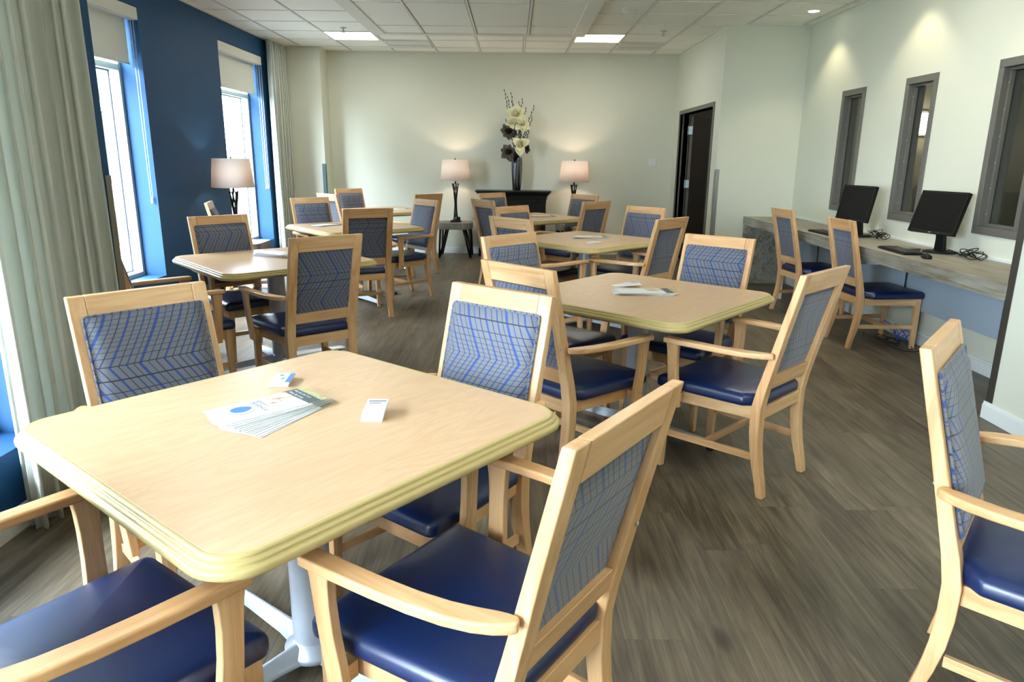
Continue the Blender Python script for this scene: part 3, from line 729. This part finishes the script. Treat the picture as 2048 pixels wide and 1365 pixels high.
# ------------------------------------------------------------------ tables
TS = .535
def make_table():
    t = thing('dining_table', '', 'table'); q = [(-TS, -TS), (TS, -TS), (TS, TS), (-TS, TS)]; rad = .105
    bm = bmesh.new(); slab(bm, q, rad, [(.708, .05), (.708, .032), (.7495, .032), (.750, .0325)], 10); top = link('tabletop', bm, LAM, t)
    bm = bmesh.new(); prof = [(.7496, .032), (.7502, .030), (.7500, .025), (.7480, .0215), (.7445, .0200), (.7420, .0215), (.7408, .0190), (.7408, .0150), (.7390, .0115), (.7350, .0100), (.7325, .0115), (.7310, .0095), (.7308, .0050), (.7285, .0012), (.7240, .0), (.7180, .0005), (.7120, .003), (.7075, .009), (.7058, .016), (.7058, .05)]
    rings = [[bm.verts.new((p.x, p.y, h)) for p in rpoly(q, i, rad, 10)] for h, i in prof]; n = len(rings[0])
    for r, w2 in zip(rings, rings[1:]):
        for j in range(n): bm.faces.new((r[j], r[(j+1) % n], w2[(j+1) % n], w2[j]))
    link('edge_moulding', bm, EDGE, t, smooth=True)
    bm = bmesh.new(); lathe(bm, [(.058, .05), (.058, .69)], 32, caps=False); col = link('column', bm, ALU, t, smooth=True)
    bm = bmesh.new(); box(bm, -.14, .14, -.14, .14, .698, .708); lathe(bm, [(.085, .685), (.10, .698)], 24); link('mounting_plate', bm, IRON, t)
    bm = bmesh.new(); lathe(bm, [(.085, .028), (.085, .045), (.062, .062), (.058, .075)], 32); link('hub', bm, ALU, t, smooth=True)
    for k in range(4):
        a = k*PI/2; bm = bmesh.new(); rings = []
        for r, hw_, ht, z in ((.04, .042, .045, .025), (.08, .036, .048, .025), (.14, .028, .044, .025), (.30, .024, .036, .025), (.46, .021, .026, .025), (.495, .016, .018, .025)):
            rings.append([bm.verts.new((r*cos(a)-y*sin(a), r*sin(a)+y*cos(a), zz)) for y, zz in ((-hw_, z), (-hw_*.9, z+ht*.4), (-.004, z+ht), (.004, z+ht), (hw_*.9, z+ht*.4), (hw_, z))])
        for u_, v_ in zip(rings, rings[1:]):
            for j in range(6): bm.faces.new((u_[j], u_[(j+1) % 6], v_[(j+1) % 6], v_[j]))
        bm.faces.new(rings[0]); bm.faces.new(rings[-1]); leg = link('base_leg', bm, ALU, t, bev=.002)
        bm = bmesh.new(); lathe(bm, [(.018, 0), (.020, .006), (.014, .012), (.008, .026)], 14, (.455*cos(a), .455*sin(a))); link('glide', bm, PLAST, leg, smooth=True)
    return t
tab0 = make_table(); index_kids()
TB = [(-0.6204, 1.9409, 0.6808, 'large square maple table in the left foreground, brochures fanned on top'),
 (-1.7727, 5.2330, 0.8481, 'square maple table left of the aisle in front of the navy wall, sunlit left edge'),
 (-1.7367, 7.7905, 0.8783, 'square maple table beyond the left middle one, near the far curtain'),
 (-1.8176, 10.1940, 0.8428, 'rearmost left table near the back wall, mostly hidden by chairs'),
 (0.7316, 3.9609, 0.7241, 'square maple table right of the aisle in mid room, with fanned leaflets'),
 (0.6873, 6.7360, 0.8033, 'second right-hand square table, facing the doorway'),
 (0.2299, 9.2382, 0.9016, 'rearmost right table in front of the black mantel')]
TX = []
for i, (x, y, a, lab) in enumerate(TB):
    o = tab0 if i == 0 else copy_tree(tab0); yy = y*K
    o.location = (x*K, yy, 0); o.rotation_euler = (0, 0, -a); o['label'] = lab; o['group'] = 'square pedestal tables'; TX.append(o)

# ------------------------------------------------------------------ leaflets and cards
def textmesh(s, size, depth=.0001, align='LEFT', shear=0):
    cu = bpy.data.curves.new('t', 'FONT'); cu.body = s; cu.size = size; cu.extrude = depth; cu.align_x = align; cu.shear = shear; cu.resolution_u = 2
    o = bpy.data.objects.new('t', cu); C.objects.link(o); bpy.context.view_layer.update()
    me = bpy.data.meshes.new_from_object(o.evaluated_get(bpy.context.evaluated_depsgraph_get())); bpy.data.objects.remove(o); return me
def add_text(name, s, size, loc, rz, mat, parent, shear=0, align='LEFT'):
    me = textmesh(s, size, shear=shear, align=align); me.materials.clear(); me.materials.append(mat); o = bpy.data.objects.new(name, me); C.objects.link(o)
    o.parent = parent; o.location = loc; o.rotation_euler = (0, 0, rz); return o
PHOTO = None
def photo_mat():
    t = NT('printed_photo'); n1 = t.noise(t.obj((1, 2.5, 1)), 22, 3, .5, .6)
    t.link(t.ramp(n1, [(.30, (.16, .06, .04)), (.42, (.55, .42, .33)), (.52, (.62, .60, .48)), (.66, (.72, .72, .72))]), t.b.inputs['Base Color']); return t.m
PHOTO = photo_mat(); YPH = plain('printed_yellow_photo', (.42, .38, .20), .5, var=.6, nscale=60)
BL, BW, BT = .30, .140, .0012
# local: length along +x, the dark title band at the +x end
def make_leaflet(full=False):
    t = thing('leaflet', '', 'leaflet')
    bm = bmesh.new(); box(bm, -BL/2, BL/2, -BW/2, BW/2, 0, BT); link('paper', bm, PAPER, t)
    link('title_band', B(BL/2-.062, BL/2-.022, -BW/2, BW/2, BT, BT+.0001), PRDARK, t)
    link('printed_photo', B(BL/2-.15, BL/2-.062, -.01, BW/2, BT, BT+.0001), PHOTO, t)
    link('photo_margin', B(BL/2-.022, BL/2, -BW/2, BW/2, BT, BT+.0001), YPH, t)
    return t
leaf0 = make_leaflet(); index_kids(); used = [False]
def place_leaf(x, y, z, a, label, group):
    o = leaf0 if not used[0] else copy_tree(leaf0); used[0] = True
    o.location = (x, y, z); o.rotation_euler = (0, 0, a); o['label'] = label
    if group: o['group'] = group
    return o
def fan(cx, cy, a_top, n, spread, label, shift=.0, pivot=.08, jit=.004, z0=.7502):
    """leaflets stacked, each turned a little about a point near its title end"""
    for i in range(n):
        f = 1-i/(n-1) if n > 1 else 0; a = a_top+spread*f; d = Vector((cos(a_top), sin(a_top)))*pivot; p = Vector((cx, cy))+d-Vector((cos(a), sin(a)))*pivot
        p += Vector((cos(a_top), sin(a_top)))*shift*f+Vector((random.uniform(-jit, jit), random.uniform(-jit, jit)))
        last = place_leaf(p.x, p.y, z0+i*(BT+.0002), a, label, label)
    return last
top = fan(-.672, 1.848, .80, 13, .36, 'white leaflet in the fan on the front table, beneath the top one', 0, .15)
top['label'] = 'top leaflet of the fan on the front table, blue round logo and dark title band'; del top['group']
kids = [c for c in bpy.data.objects if c.parent == top]
for c in kids:
    if c.name.startswith('title_band'):
        c2 = bpy.data.objects.new('title_band', c.data); 
        add_text('title_text', 'Près de vous,', .0145, (BL/2-.055, BW/2-.012, BT+.0003), -PI/2, PAPER, c); add_text('title_text', 'Près de chez vous', .0125, (BL/2-.037, BW/2-.010, BT+.0003), -PI/2, PAPER, c)
        bpy.data.objects.remove(c2)
bm = bmesh.new()
for k_ in range(24): pass
cen = bm.verts.new((0, 0, 0)); rr = []
for k_ in range(28):
    a = 2*PI*k_/28; rad_ = .026*(1+.22*max(0, cos(a))**6); rr.append(bm.verts.new((rad_*cos(a), rad_*.92*sin(a), 0)))
for i in range(28): bm.faces.new((cen, rr[i], rr[(i+1) % 28]))
ret = bmesh.ops.extrude_face_region(bm, geom=list(bm.faces)); bmesh.ops.translate(bm, vec=(0, 0, .0001), verts=[v for v in ret['geom'] if isinstance(v, bmesh.types.BMVert)])
lg = link('logo', bm, PRBLUE, top); lg.location = (-.072, .012, BT+.0001)
bm = bmesh.new(); tube(bm, [(-.070+.0*k_, -.0, BT+.0002) for k_ in range(2)], .0001) if 0 else None
arc = [(-.072+.036*cos(a_), .006+.034*sin(a_), BT+.0003) for a_ in [math.radians(d_) for d_ in range(190, 350, 12)]]
tube(bm, arc, .0006, 5); link('logo_swash', bm, PRBLUE, top)
add_text('logo_text', 'Bellevue', .027, (-.028, .050, BT+.0002), -PI/2, PRINK, top, .3); add_text('logo_text', 'RÉSIDENCE', .0125, (-.008, .050, BT+.0002), -PI/2, PRINK, top)
def cards(cx, cy, a, n, label, blue=False, z0=.7502, step=(.0011, .0006), turn=0):
    first = None
    for i in range(n):
        if CARD0[blue] is None:
            t = thing('business_card', '', 'card'); link('card_stock', B(-.029, .029, -.046, .046, 0, .0014), PAPER, t)
            link('printed_strip', B(.015, .029, -.046, .046, .0014, .0015) if blue else B(-.024, .024, .026, .034, .0014, .0015), PRBLUE if blue else PRINK, t)
            if blue: link('printed_mark', B(-.014, -.002, .020, .034, .0014, .0015), PRBLUE, t); link('printed_lines', B(-.004, .008, -.018, .004, .0014, .0015), plain('printed_green', (.12, .5, .12), .5), t)
            else: link('printed_lines', B(-.020, .012, .010, .016, .0014, .0015), PRINK, t)
            index_kids(); CARD0[blue] = t; o = t
        else: o = copy_tree(CARD0[blue])
        o.location = (cx+step[0]*i, cy+step[1]*i, z0+i*.0018); o.rotation_euler = (0, 0, a+turn*(i-n/2)+random.uniform(-.02, .02)); o['label'] = label; o['group'] = label
CARD0 = {True: None, False: None}
cards(-.718, 2.10, .10, 9, 'business card with blue strip in the neat stack behind the front table leaflets', True, step=(.0008, -.0004))
cards(-.375, 1.815, .03, 16, 'white business card in the leaning stack at the right of the front table', step=(.0004, .0007))
fan(.705, 3.675, .08, 9, -.16, 'leaflet fanned on the table right of the aisle in mid room', -.02)
fan(.74, 3.665, -.12, 3, .14, 'leaflet on top of the mid-room pile, turned the other way', 0, z0=.7502+9*.0014+.0002) if 0 else None
cards(.60, 3.905, -.4, 9, 'small card strewn beside the leaflets on the mid-room table', step=(.010, -.0035), turn=.12)
fan(.705, 6.32, .06, 9, -.18, 'leaflet in the pile on the second right-hand table', -.02)
cards(.645, 5.945, .1, 6, 'card lying before the leaflets on the second right-hand table', step=(.012, 0))
fan(.36, 8.62, .25, 6, -.3, 'leaflet on the rearmost right table before the mantel', 0)
fan(-1.64, 4.96, -.55, 13, .3, 'leaflet in the thick pile on the table before the navy wall', 0)
fan(-1.87, 7.22, .9, 7, -.2, 'leaflet in the pile on the second left table', 0)
fan(-1.54, 9.60, .2, 3, .4, 'dark ended leaflet on the rearmost left table', 0)

# ------------------------------------------------------------------ computer desk
DZT = .786; DX0 = 2.735
t = thing('computer_desk', 'long grey oak laminate desk built into the alcove under the inner windows', 'desk', (3.0, 6.1, 0))
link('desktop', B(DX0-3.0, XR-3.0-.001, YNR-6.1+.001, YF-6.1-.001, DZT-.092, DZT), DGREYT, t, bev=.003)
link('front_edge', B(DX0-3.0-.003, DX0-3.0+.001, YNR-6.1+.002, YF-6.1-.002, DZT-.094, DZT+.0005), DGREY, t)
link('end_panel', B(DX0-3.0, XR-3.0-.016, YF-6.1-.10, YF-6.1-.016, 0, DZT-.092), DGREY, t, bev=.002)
link('backsplash', B(XR-3.0-.015, XR-3.0-.001, YNR-6.1+.001, YF-6.1-.002, DZT, DZT+.022), WHITE, t, bev=.002)
for y0, y1 in ((-2.2, -.42), (-.36, 1.3), (1.36, 2.28)): link('modesty_panel', B(.20, .215, y0, y1, .30, DZT-.092), MODP, t)
for y0 in (-.40, 1.32): link('bracket', B(-.18, .20, y0, y0+.02, DZT-.16, DZT-.092), WHITE, t)
for y0 in (1.33,): link('support_leg', B(-.16, -.13, y0, y0+.03, 0, DZT-.092), WHITE, t)
def monitor(cx, cy, cz, yaw, tilt, label, brand=False):
    t = thing('monitor', label, 'monitor', (cx, cy, DZT), -PI/2+yaw*-1 if 0 else 0); w_, h_ = .416, .312
    u = Vector((sin(yaw), -cos(yaw), 0)); n_ = Vector((cos(yaw), sin(yaw), 0)); up_ = Vector((0, 0, cos(tilt)))+n_*sin(tilt); nn = u.cross(up_)*-1
    c0 = Vector((0, 0, cz-DZT))
    if nn.dot(n_) < 0: nn = -nn
    def plate(nm, uw, uh, d0, d1, mat, off=(0, 0), bev=0, par=None):
        bm = bmesh.new(); vs = box(bm, -uw/2+off[0], uw/2+off[0], d0, d1, -uh/2+off[1], uh/2+off[1])
        for v in bm.verts: v.co = c0+u*v.co.x+nn*v.co.y+up_*v.co.z
        return link(nm, bm, mat, par or t, bev=bev)
    plate('housing', w_, h_, .002, .030, PLAST, bev=.004); plate('screen', w_-.034, h_-.038, -.0005, .002, SCREEN, (0, .004))
    plate('bezel', w_, .014, -.002, .003, PLAST, (0, -h_/2+.007)); plate('bezel', w_, .012, -.002, .003, PLAST, (0, h_/2-.006))
    for s_ in (-1, 1): plate('bezel', .014, h_, -.002, .003, PLAST, (s_*(w_/2-.007), 0))
    plate('housing_back', w_*.7, h_*.7, .03, .055, PLAST, bev=.01)
    plate('maker_badge', .022, .005, -.003, -.002, STEEL, (0, -h_/2+.008))
    bm = bmesh.new(); sweep(bm, [n_*.075+Vector((0, 0, .012)), n_*.070+Vector((0, 0, .10)), n_*.045+Vector((0, 0, cz-DZT))], [(.09, .03), (.075, .028), (.07, .025)], u); link('stand_neck', bm, PLAST, t, bev=.004)
    bm = bmesh.new(); lathe(bm, [(.115, 0), (.115, .008), (.10, .014), (.03, .018)], 32, (n_.x*.075, n_.y*.075)); link('stand_foot', bm, PLAST, t, smooth=True)
    return t
monitor(3.005, 6.33, 1.075, .20, .19, 'black computer monitor farther down the desk, tilted back')
monitor(3.085, 5.22, 1.080, .24, .29, 'larger looking black monitor nearer on the desk, tilted back')
def keyboard(cx, cy, rz, label):
    t = thing('keyboard', label, 'keyboard', (cx, cy, DZT+.001), rz)
    bm = bmesh.new(); slab(bm, [(-.22, -.075), (.22, -.075), (.22, .075), (-.22, .075)], .01, [(0, .003), (.008, 0), (.014, .002)], 3); link('case', bm, PLAST, t)
    bm = bmesh.new()
    for r in range(5):
        for k_ in range(15): 
            if r == 0 and 4 <= k_ <= 8: continue
            x = -.205+k_*.0275; y = -.058+r*.026; box(bm, x, x+.022, y, y+.020, .014, .019)
    box(bm, -.205+4*.0275, -.205+8*.0275+.022, -.058, -.038, .014, .019); ks = link('keys', bm, plain('keycaps', (.018, .018, .02), .5), t)
    return t
keyboard(2.885, 5.27, -PI/2-.06, 'black keyboard lying before the nearer monitor'); keyboard(2.88, 6.55, -PI/2+.05, 'black keyboard before the farther monitor')
def mouse(x, y, rz, label):
    t = thing('computer_mouse', label, 'mouse', (x, y, DZT+.001), rz)
    bm = bmesh.new(); slab(bm, [(-.03, -.055), (.03, -.055), (.03, .055), (-.03, .055)], .028, [(0, .002), (.012, 0), (.022, .006), (.030, .018)], 6, dome=.004); link('body', bm, PLAST, t, smooth=True)
    bm = bmesh.new(); tube(bm, [(0, .03, .030), (0, .045, .029)], .004, 8); link('scroll_wheel', bm, STEEL, t)
mouse(2.87, 4.90, -.3, 'black mouse beside the nearer keyboard'); mouse(2.90, 6.18, .2, 'black mouse below the farther monitor')
def cables(cx, cy, z, n, seed, label, mat, R=.09, hh=.08, name='cable_tangle'):
    rnd = random.Random(seed); t = thing(name, label, 'cable', (cx, cy, z))
    for k_ in range(n):
        bm = bmesh.new(); p = []; x0, y0 = rnd.uniform(-R, R)*.5, rnd.uniform(-R, R); a0 = rnd.uniform(0, 6.28); r_ = rnd.uniform(.4, 1)*R; el = rnd.uniform(.3, 1)
        for i in range(15):
            a = a0+i/14*rnd.uniform(5, 5.2); p.append((x0+r_*.5*cos(a), y0+r_*sin(a), .005+hh*el*abs(sin(a*.6+k_))))
        tube(bm, p, .0032, 6); link('cable', bm, mat, t, smooth=True)
cables(3.14, 6.16, DZT, 8, 3, 'tangle of black cables beside the farther monitor', PLAST); cables(3.18, 4.93, DZT, 9, 8, 'tangle of black cables behind the nearer monitor', PLAST, .10, .10)
t = thing('power_adapter', 'grey power adapter lying on the desk between keyboard and nearer monitor', 'adapter', (2.99, 5.32, DZT+.001), .3)
link('case', B(-.06, .06, -.035, .035, 0, .02), plain('grey_plastic', (.06, .07, .08), .4), t, bev=.005)
BLC = plain('blue_network_cable', (.01, .05, .45), .45)
cables(3.17, 5.55, .012, 4, 12, 'coiled blue network cable on the floor under the desk', BLC, .16, .30, 'network_cable')
cables(3.0, 5.65, .006, 5, 15, 'black cables lying on the floor under the near part of the desk', PLAST, .22, .02, 'floor_cables')

# ------------------------------------------------------------------ lamps, side tables, mantel, vase
LB = emit('bulb', (1, .74, .52), 25)
def side_table(x, y, label, w_=.49, d_=.46):
    t = thing('side_table', label, 'side table', (x, y, 0))
    bm = bmesh.new(); slab(bm, [(-w_/2, -d_/2), (w_/2, -d_/2), (w_/2, d_/2), (-w_/2, d_/2)], .09, [(.415, .004), (.418, 0), (.505, 0), (.508, .004)], 8); link('top_slab', bm, SLICE, t)
    for sx in (-1, 1):
        for sy in (-1, 1):
            bm = bmesh.new(); bx, by = sx*(w_/2-.035), sy*(d_/2-.035)
            tube(bm, [(bx, by, .415), (bx+sx*.02, by+sy*.01, .012)], [.018, .014], 8); tube(bm, [(bx-sx*.085, by-sy*.02, .415), (bx+sx*.008, by+sy*.008, .02)], [.018, .014], 8); lathe(bm, [(.016, 0), (.016, .018)], 10, (bx+sx*.018, by+sy*.01))
            link('hairpin_leg', bm, IRON, t, smooth=True)
    return t
def lamp(x, y, z0, label, on=1.0):
    t = thing('table_lamp', label, 'lamp', (x, y, z0)); zb, zt = 1.10-z0+.0, 1.395-z0
    bm = bmesh.new(); box(bm, -.075, .075, -.06, .06, 0, .022); lathe(bm, [(.05, .022), (.038, .045)], 20); link('base', bm, IRON, t, bev=.003)
    bm = bmesh.new(); box(bm, .03, .07, -.055, -.02, .022, .075); link('switch_box', bm, IRON, t, bev=.003)
    hb = zb-.02
    for k_ in range(7):
        bm = bmesh.new(); a0 = 2*PI*k_/7; p = []
        for i in range(13):
            f = i/12; a = a0+f*2.4; r_ = .013+.030*abs(f-.45)**1.5*2.6 if f > .45 else .013+.022*(.45-f)**1.5*2.6; p.append((r_*cos(a), r_*sin(a), .03+f*(hb-.05)))
        tube(bm, p, .0075, 6); link('twisted_rod', bm, IRON, t, smooth=True)
    bm = bmesh.new(); lathe(bm, [(.012, hb-.03), (.012, hb+.05), (.018, hb+.05), (.018, hb+.08)], 12); link('socket', bm, IRON, t)
    bm = bmesh.new(); lathe(bm, [(.056, hb-.03), (.056, hb-.024)], 16); link('rod_cap', bm, IRON, t)
    bm = bmesh.new(); lathe(bm, [(.216, zb), (.187, zt)], 48, caps=False); sh = link('lamp_shade', bm, SHADE, t, smooth=True); s_ = sh.modifiers.new('s', 'SOLIDIFY'); s_.thickness = .0015
    bm = bmesh.new(); tube(bm, [(0, 0, zt-.015), (0, 0, zt+.018)], [.004, .012], 8)
    for k_ in range(3): tube(bm, [(0, 0, zt-.012), (.187*cos(k_*2.1), .187*sin(k_*2.1), zt-.008)], .002, 5)
    link('finial', bm, IRON, t)
    bm = bmesh.new(); bmesh.ops.create_icosphere(bm, subdivisions=2, radius=.028, matrix=Matrix.Translation((0, 0, hb+.13))); link('bulb', bm, LB, t, smooth=True)
    d = bpy.data.lights.new('lamp_light', 'POINT'); d.energy = 8*on; d.color = (1, .72, .54); d.shadow_soft_size = .035; o = bpy.data.objects.new('lamp_light', d); C.objects.link(o); o.parent = t; o.location = (0, 0, hb+.175)
side_table(-.845, 10.50, 'wood slab side table with black hairpin legs, left of the black mantel'); lamp(-.845, 10.50, .509, 'lit table lamp left of the flower vase')
side_table(.875, 10.50, 'side table hidden behind chairs right of the mantel, carrying the right lamp'); lamp(.875, 10.50, .509, 'lit table lamp right of the flower vase')
side_table(-2.96, 7.80, 'wood slab side table under the lamp by the far window', .46, .46); lamp(-2.96, 7.62, .509, 'lit table lamp in front of the far left window')
t = thing('mantel', 'black mantel console with crown moulding below the flower vase', 'mantel', (-.005, 10.67, 0))
bm = bmesh.new(); slab(bm, [(-.555, -.195), (.555, -.195), (.555, .19), (-.555, .19)], .006, [(.944, .004), (.946, 0), (.962, 0), (.965, .004)], 2); link('shelf', bm, BLACK, t)
bm = bmesh.new(); slab(bm, [(-.545, -.185), (.545, -.185), (.545, .19), (-.545, .19)], .004, [(.77, .075), (.78, .062), (.84, .060), (.845, .052), (.88, .050), (.905, .035), (.925, .012), (.944, .005)], 2); link('crown_moulding', bm, BLACK, t)
link('frieze', B(-.48, .48, -.12, .18, .58, .775), BLACK, t)
for s_ in (-1, 1):
    link('pilaster', B(min(s_*.48, s_*.34), max(s_*.48, s_*.34), -.12, .18, .0, .58), BLACK, t); link('pilaster_panel', B(min(s_*.455, s_*.365), max(s_*.455, s_*.365), -.128, -.12, .14, .55), BLACK, t, bev=.003)
    link('capital', B(min(s_*.49, s_*.33), max(s_*.49, s_*.33), -.135, .18, .60, .64), BLACK, t, bev=.004); link('plinth', B(min(s_*.505, s_*.32), max(s_*.505, s_*.32), -.14, .18, 0, .12), BLACK, t, bev=.004)
link('firebox', B(-.34, .34, -.09, .17, .0, .58), plain('firebox_glass', (.012, .018, .028), .15), t)
vx, vy = .045, 10.66
bm = bmesh.new(); lathe(bm, [(.052, 0), (.060, .01), (.070, .12), (.078, .28), (.080, .38), (.074, .465), (.068, .47), (.070, .44), (.03, .30)], 36)
vt = NT('streaked_ceramic'); n1 = vt.noise(vt.obj((26, 26, 1.2)), 1, 3, .5, .4); vt.link(vt.ramp(n1, [(.42, (.008, .008, .010)), (.55, (.05, .06, .075)), (.72, (.20, .19, .18))]), vt.b.inputs['Base Color']); vt.b.inputs['Roughness'].default_value = .18
o = tag(link('vase', bm, vt.m, smooth=True), 'tall dark streaked ceramic vase on the black mantel', 'vase'); o.location = (vx, vy, .966)
CREAM = plain('cream_petals', (.78, .74, .50), .6, var=.1, nscale=30); BROWN = plain('brown_petals', (.055, .035, .025), .6, var=.3); TWIG = plain('green_grey_twig', (.035, .05, .04), .7, var=.3)
# picture position on the arrangement (x offset from vase, height)
def flower(name, x, z, dy, size, mat, n_pet, label, group, seed, droop=.3, face=(0, -1, .5)):
    rnd = random.Random(seed); t = thing(name, label, 'flower', (vx, vy, 1.3), 0, group); bm = bmesh.new()
    end = Vector((x-vx, dy, z-1.3)); st = Vector((0, 0, 0)); md = Vector((end.x*.25, end.y*.3, end.z*.55)); tube(bm, [st+Vector((0, 0, -.15)), st, md, end], .0035, 6); link('stem', bm, TWIG, t, smooth=True)
    f = Vector(face).normalized(); a = f.cross(Vector((.2, .1, 1))).normalized(); b_ = f.cross(a)
    for k_ in range(n_pet):
        bm = bmesh.new(); an = 2*PI*k_/n_pet*1.618*1.6+rnd.uniform(-.2, .2); layer = k_/n_pet; op = .20+1.15*layer; ln = size*(.75+.35*layer)*rnd.uniform(.85, 1.1); d = (a*cos(an)+b_*sin(an))
        dirv = (f*cos(op)+d*sin(op)).normalized(); sd_ = dirv.cross(f).normalized(); nrm = sd_.cross(dirv); g = []
        for i in range(6):
            u = i/5; wdt = ln*.42*math.sin(PI*(.12+.84*u))**.8*(1 if u < .97 else .3); cen_ = end+dirv*(ln*u)+nrm*(-ln*.22*u*u*(1 if layer > .4 else -.6))
            g.append([bm.verts.new(cen_+sd_*(wdt*q)+nrm*(wdt*.35*abs(q))) for q in (-1, -.5, 0, .5, 1)])
        for r_, q_ in zip(g, g[1:]):
            for j in range(4): bm.faces.new((r_[j], r_[j+1], q_[j+1], q_[j]))
        o = link('petal', bm, mat, t, smooth=True); s_ = o.modifiers.new('s', 'SOLIDIFY'); s_.thickness = .0012
    bm = bmesh.new(); bmesh.ops.create_icosphere(bm, subdivisions=2, radius=size*.16, matrix=Matrix.Translation(end+f*size*.12)); link('flower_centre', bm, mat, t, smooth=True)
def px2x(px): return .038+(px-1033)*.0074
def px2z(py): return 1.428+(316-py)*.0069
cr_ = 'cream flowers in the dark vase'; br_ = 'brown flowers in the dark vase'
for i, (px, py, s_, n_, l) in enumerate([(1031, 231, .150, 22, 'topmost large cream flower in the vase'), (1044, 250, .120, 18, 'ruffled cream flower below and right of the topmost one'), (1021, 248, .09, 10, 'smaller cream flower at the left of the bouquet'), (1040, 292, .17, 8, 'open cream lily low in the bouquet with pointed petals')]):
    flower('cream_flower', px2x(px), px2z(py), -.09-.01*i, s_, CREAM, n_, l, cr_, 20+i)
for i, (px, py, s_, n_, l) in enumerate([(1019, 263, .125, 18, 'dark brown flower at left below the cream ones'), (1019, 304, .125, 18, 'dark brown flower hanging over the left rim of the vase'), (1052, 297, .07, 9, 'small dark brown flower right of the low lily')]):
    flower('brown_flower', px2x(px), px2z(py), -.07, s_, BROWN, n_, l, br_, 40+i, face=(-.3 if i < 2 else .5, -1, .1))
tw = [(1008, 182), (1014, 195), (1021, 187), (1024, 205), (1038, 205), (1044, 199), (1050, 217), (1065, 213), (1062, 235), (1057, 262), (1013, 240), (1030, 300)]
for i, (px, py) in enumerate(tw):
    rnd = random.Random(60+i); e = Vector((px2x(px)-vx, rnd.uniform(-.07, .05), px2z(py)-1.3))
    t = thing('twig', 'thin budded green twig rising from the vase', 'twig', (vx, vy, 1.3), 0, 'twigs in the vase'); bm = bmesh.new(); p = []
    for k_ in range(9):
        f = k_/8; p.append(Vector((e.x*f**1.3+.008*sin(f*7+i), e.y*f, e.z*f)))
    tube(bm, [Vector((0, 0, -.15))]+p, [.005]*2+[.005-.0028*k_/8 for k_ in range(8)], 6); link('stem', bm, TWIG, t, smooth=True); bm = bmesh.new()
    for k_ in range(14):
        f = .35+.65*k_/13; a = p[min(8, int(f*8))].lerp(p[min(8, int(f*8)+1)], f*8-int(f*8)); r_ = .0105; s_ = -1 if k_ % 2 else 1
        bmesh.ops.create_icosphere(bm, subdivisions=1, radius=r_, matrix=Matrix.Translation(a+Vector((s_*.006, 0, .006)))@Matrix.Diagonal((.7, .7, 1.6, 1)))
    link('buds', bm, TWIG, t, smooth=True)
# wall sconce glimpsed through the middle inner window
t = thing('wall_sconce', 'lit white wall sconce seen through the middle inner window', 'wall lamp', (4.70, YF, 1.86), -PI/2)
EOF_SCONCE = emit('sconce_glow', (1, .88, .62), 22)
t.rotation_euler = (0, 0, PI/2)
link('sconce_plate', B(-.03, 0, -.07, .07, -.14, .14), STEEL, t); link('sconce_shade', B(-.10, -.03, -.06, .06, -.11, .11), EOF_SCONCE, t, bev=.02)
d = bpy.data.lights.new('sconce_light', 'POINT'); d.energy = 7; d.color = (1, .88, .66); d.shadow_soft_size = .08; o = bpy.data.objects.new('sconce_light', d); C.objects.link(o); o.parent = t; o.location = (-.25, 0, 0)
FILL_GLOW = emit('added_fill_glow', (1, .95, .85), 9.0)  # glow of unseen panels added to brighten the lounge and the hall
t = thing('ceiling_light', 'added glowing panel to brighten the room behind the inner windows, out of sight', 'ceiling light', (5.3, 4.2, H-.012)); link('diffuser', B(-.3, .3, -.3, .3, .002, .010), FILL_GLOW, t)
t = thing('ceiling_light', 'added glowing panel to brighten the hall behind the doorway, out of sight', 'ceiling light', (3.9, 10.3, H-.012)); link('diffuser', B(-.3, .3, -.3, .3, .002, .010), FILL_GLOW, t)
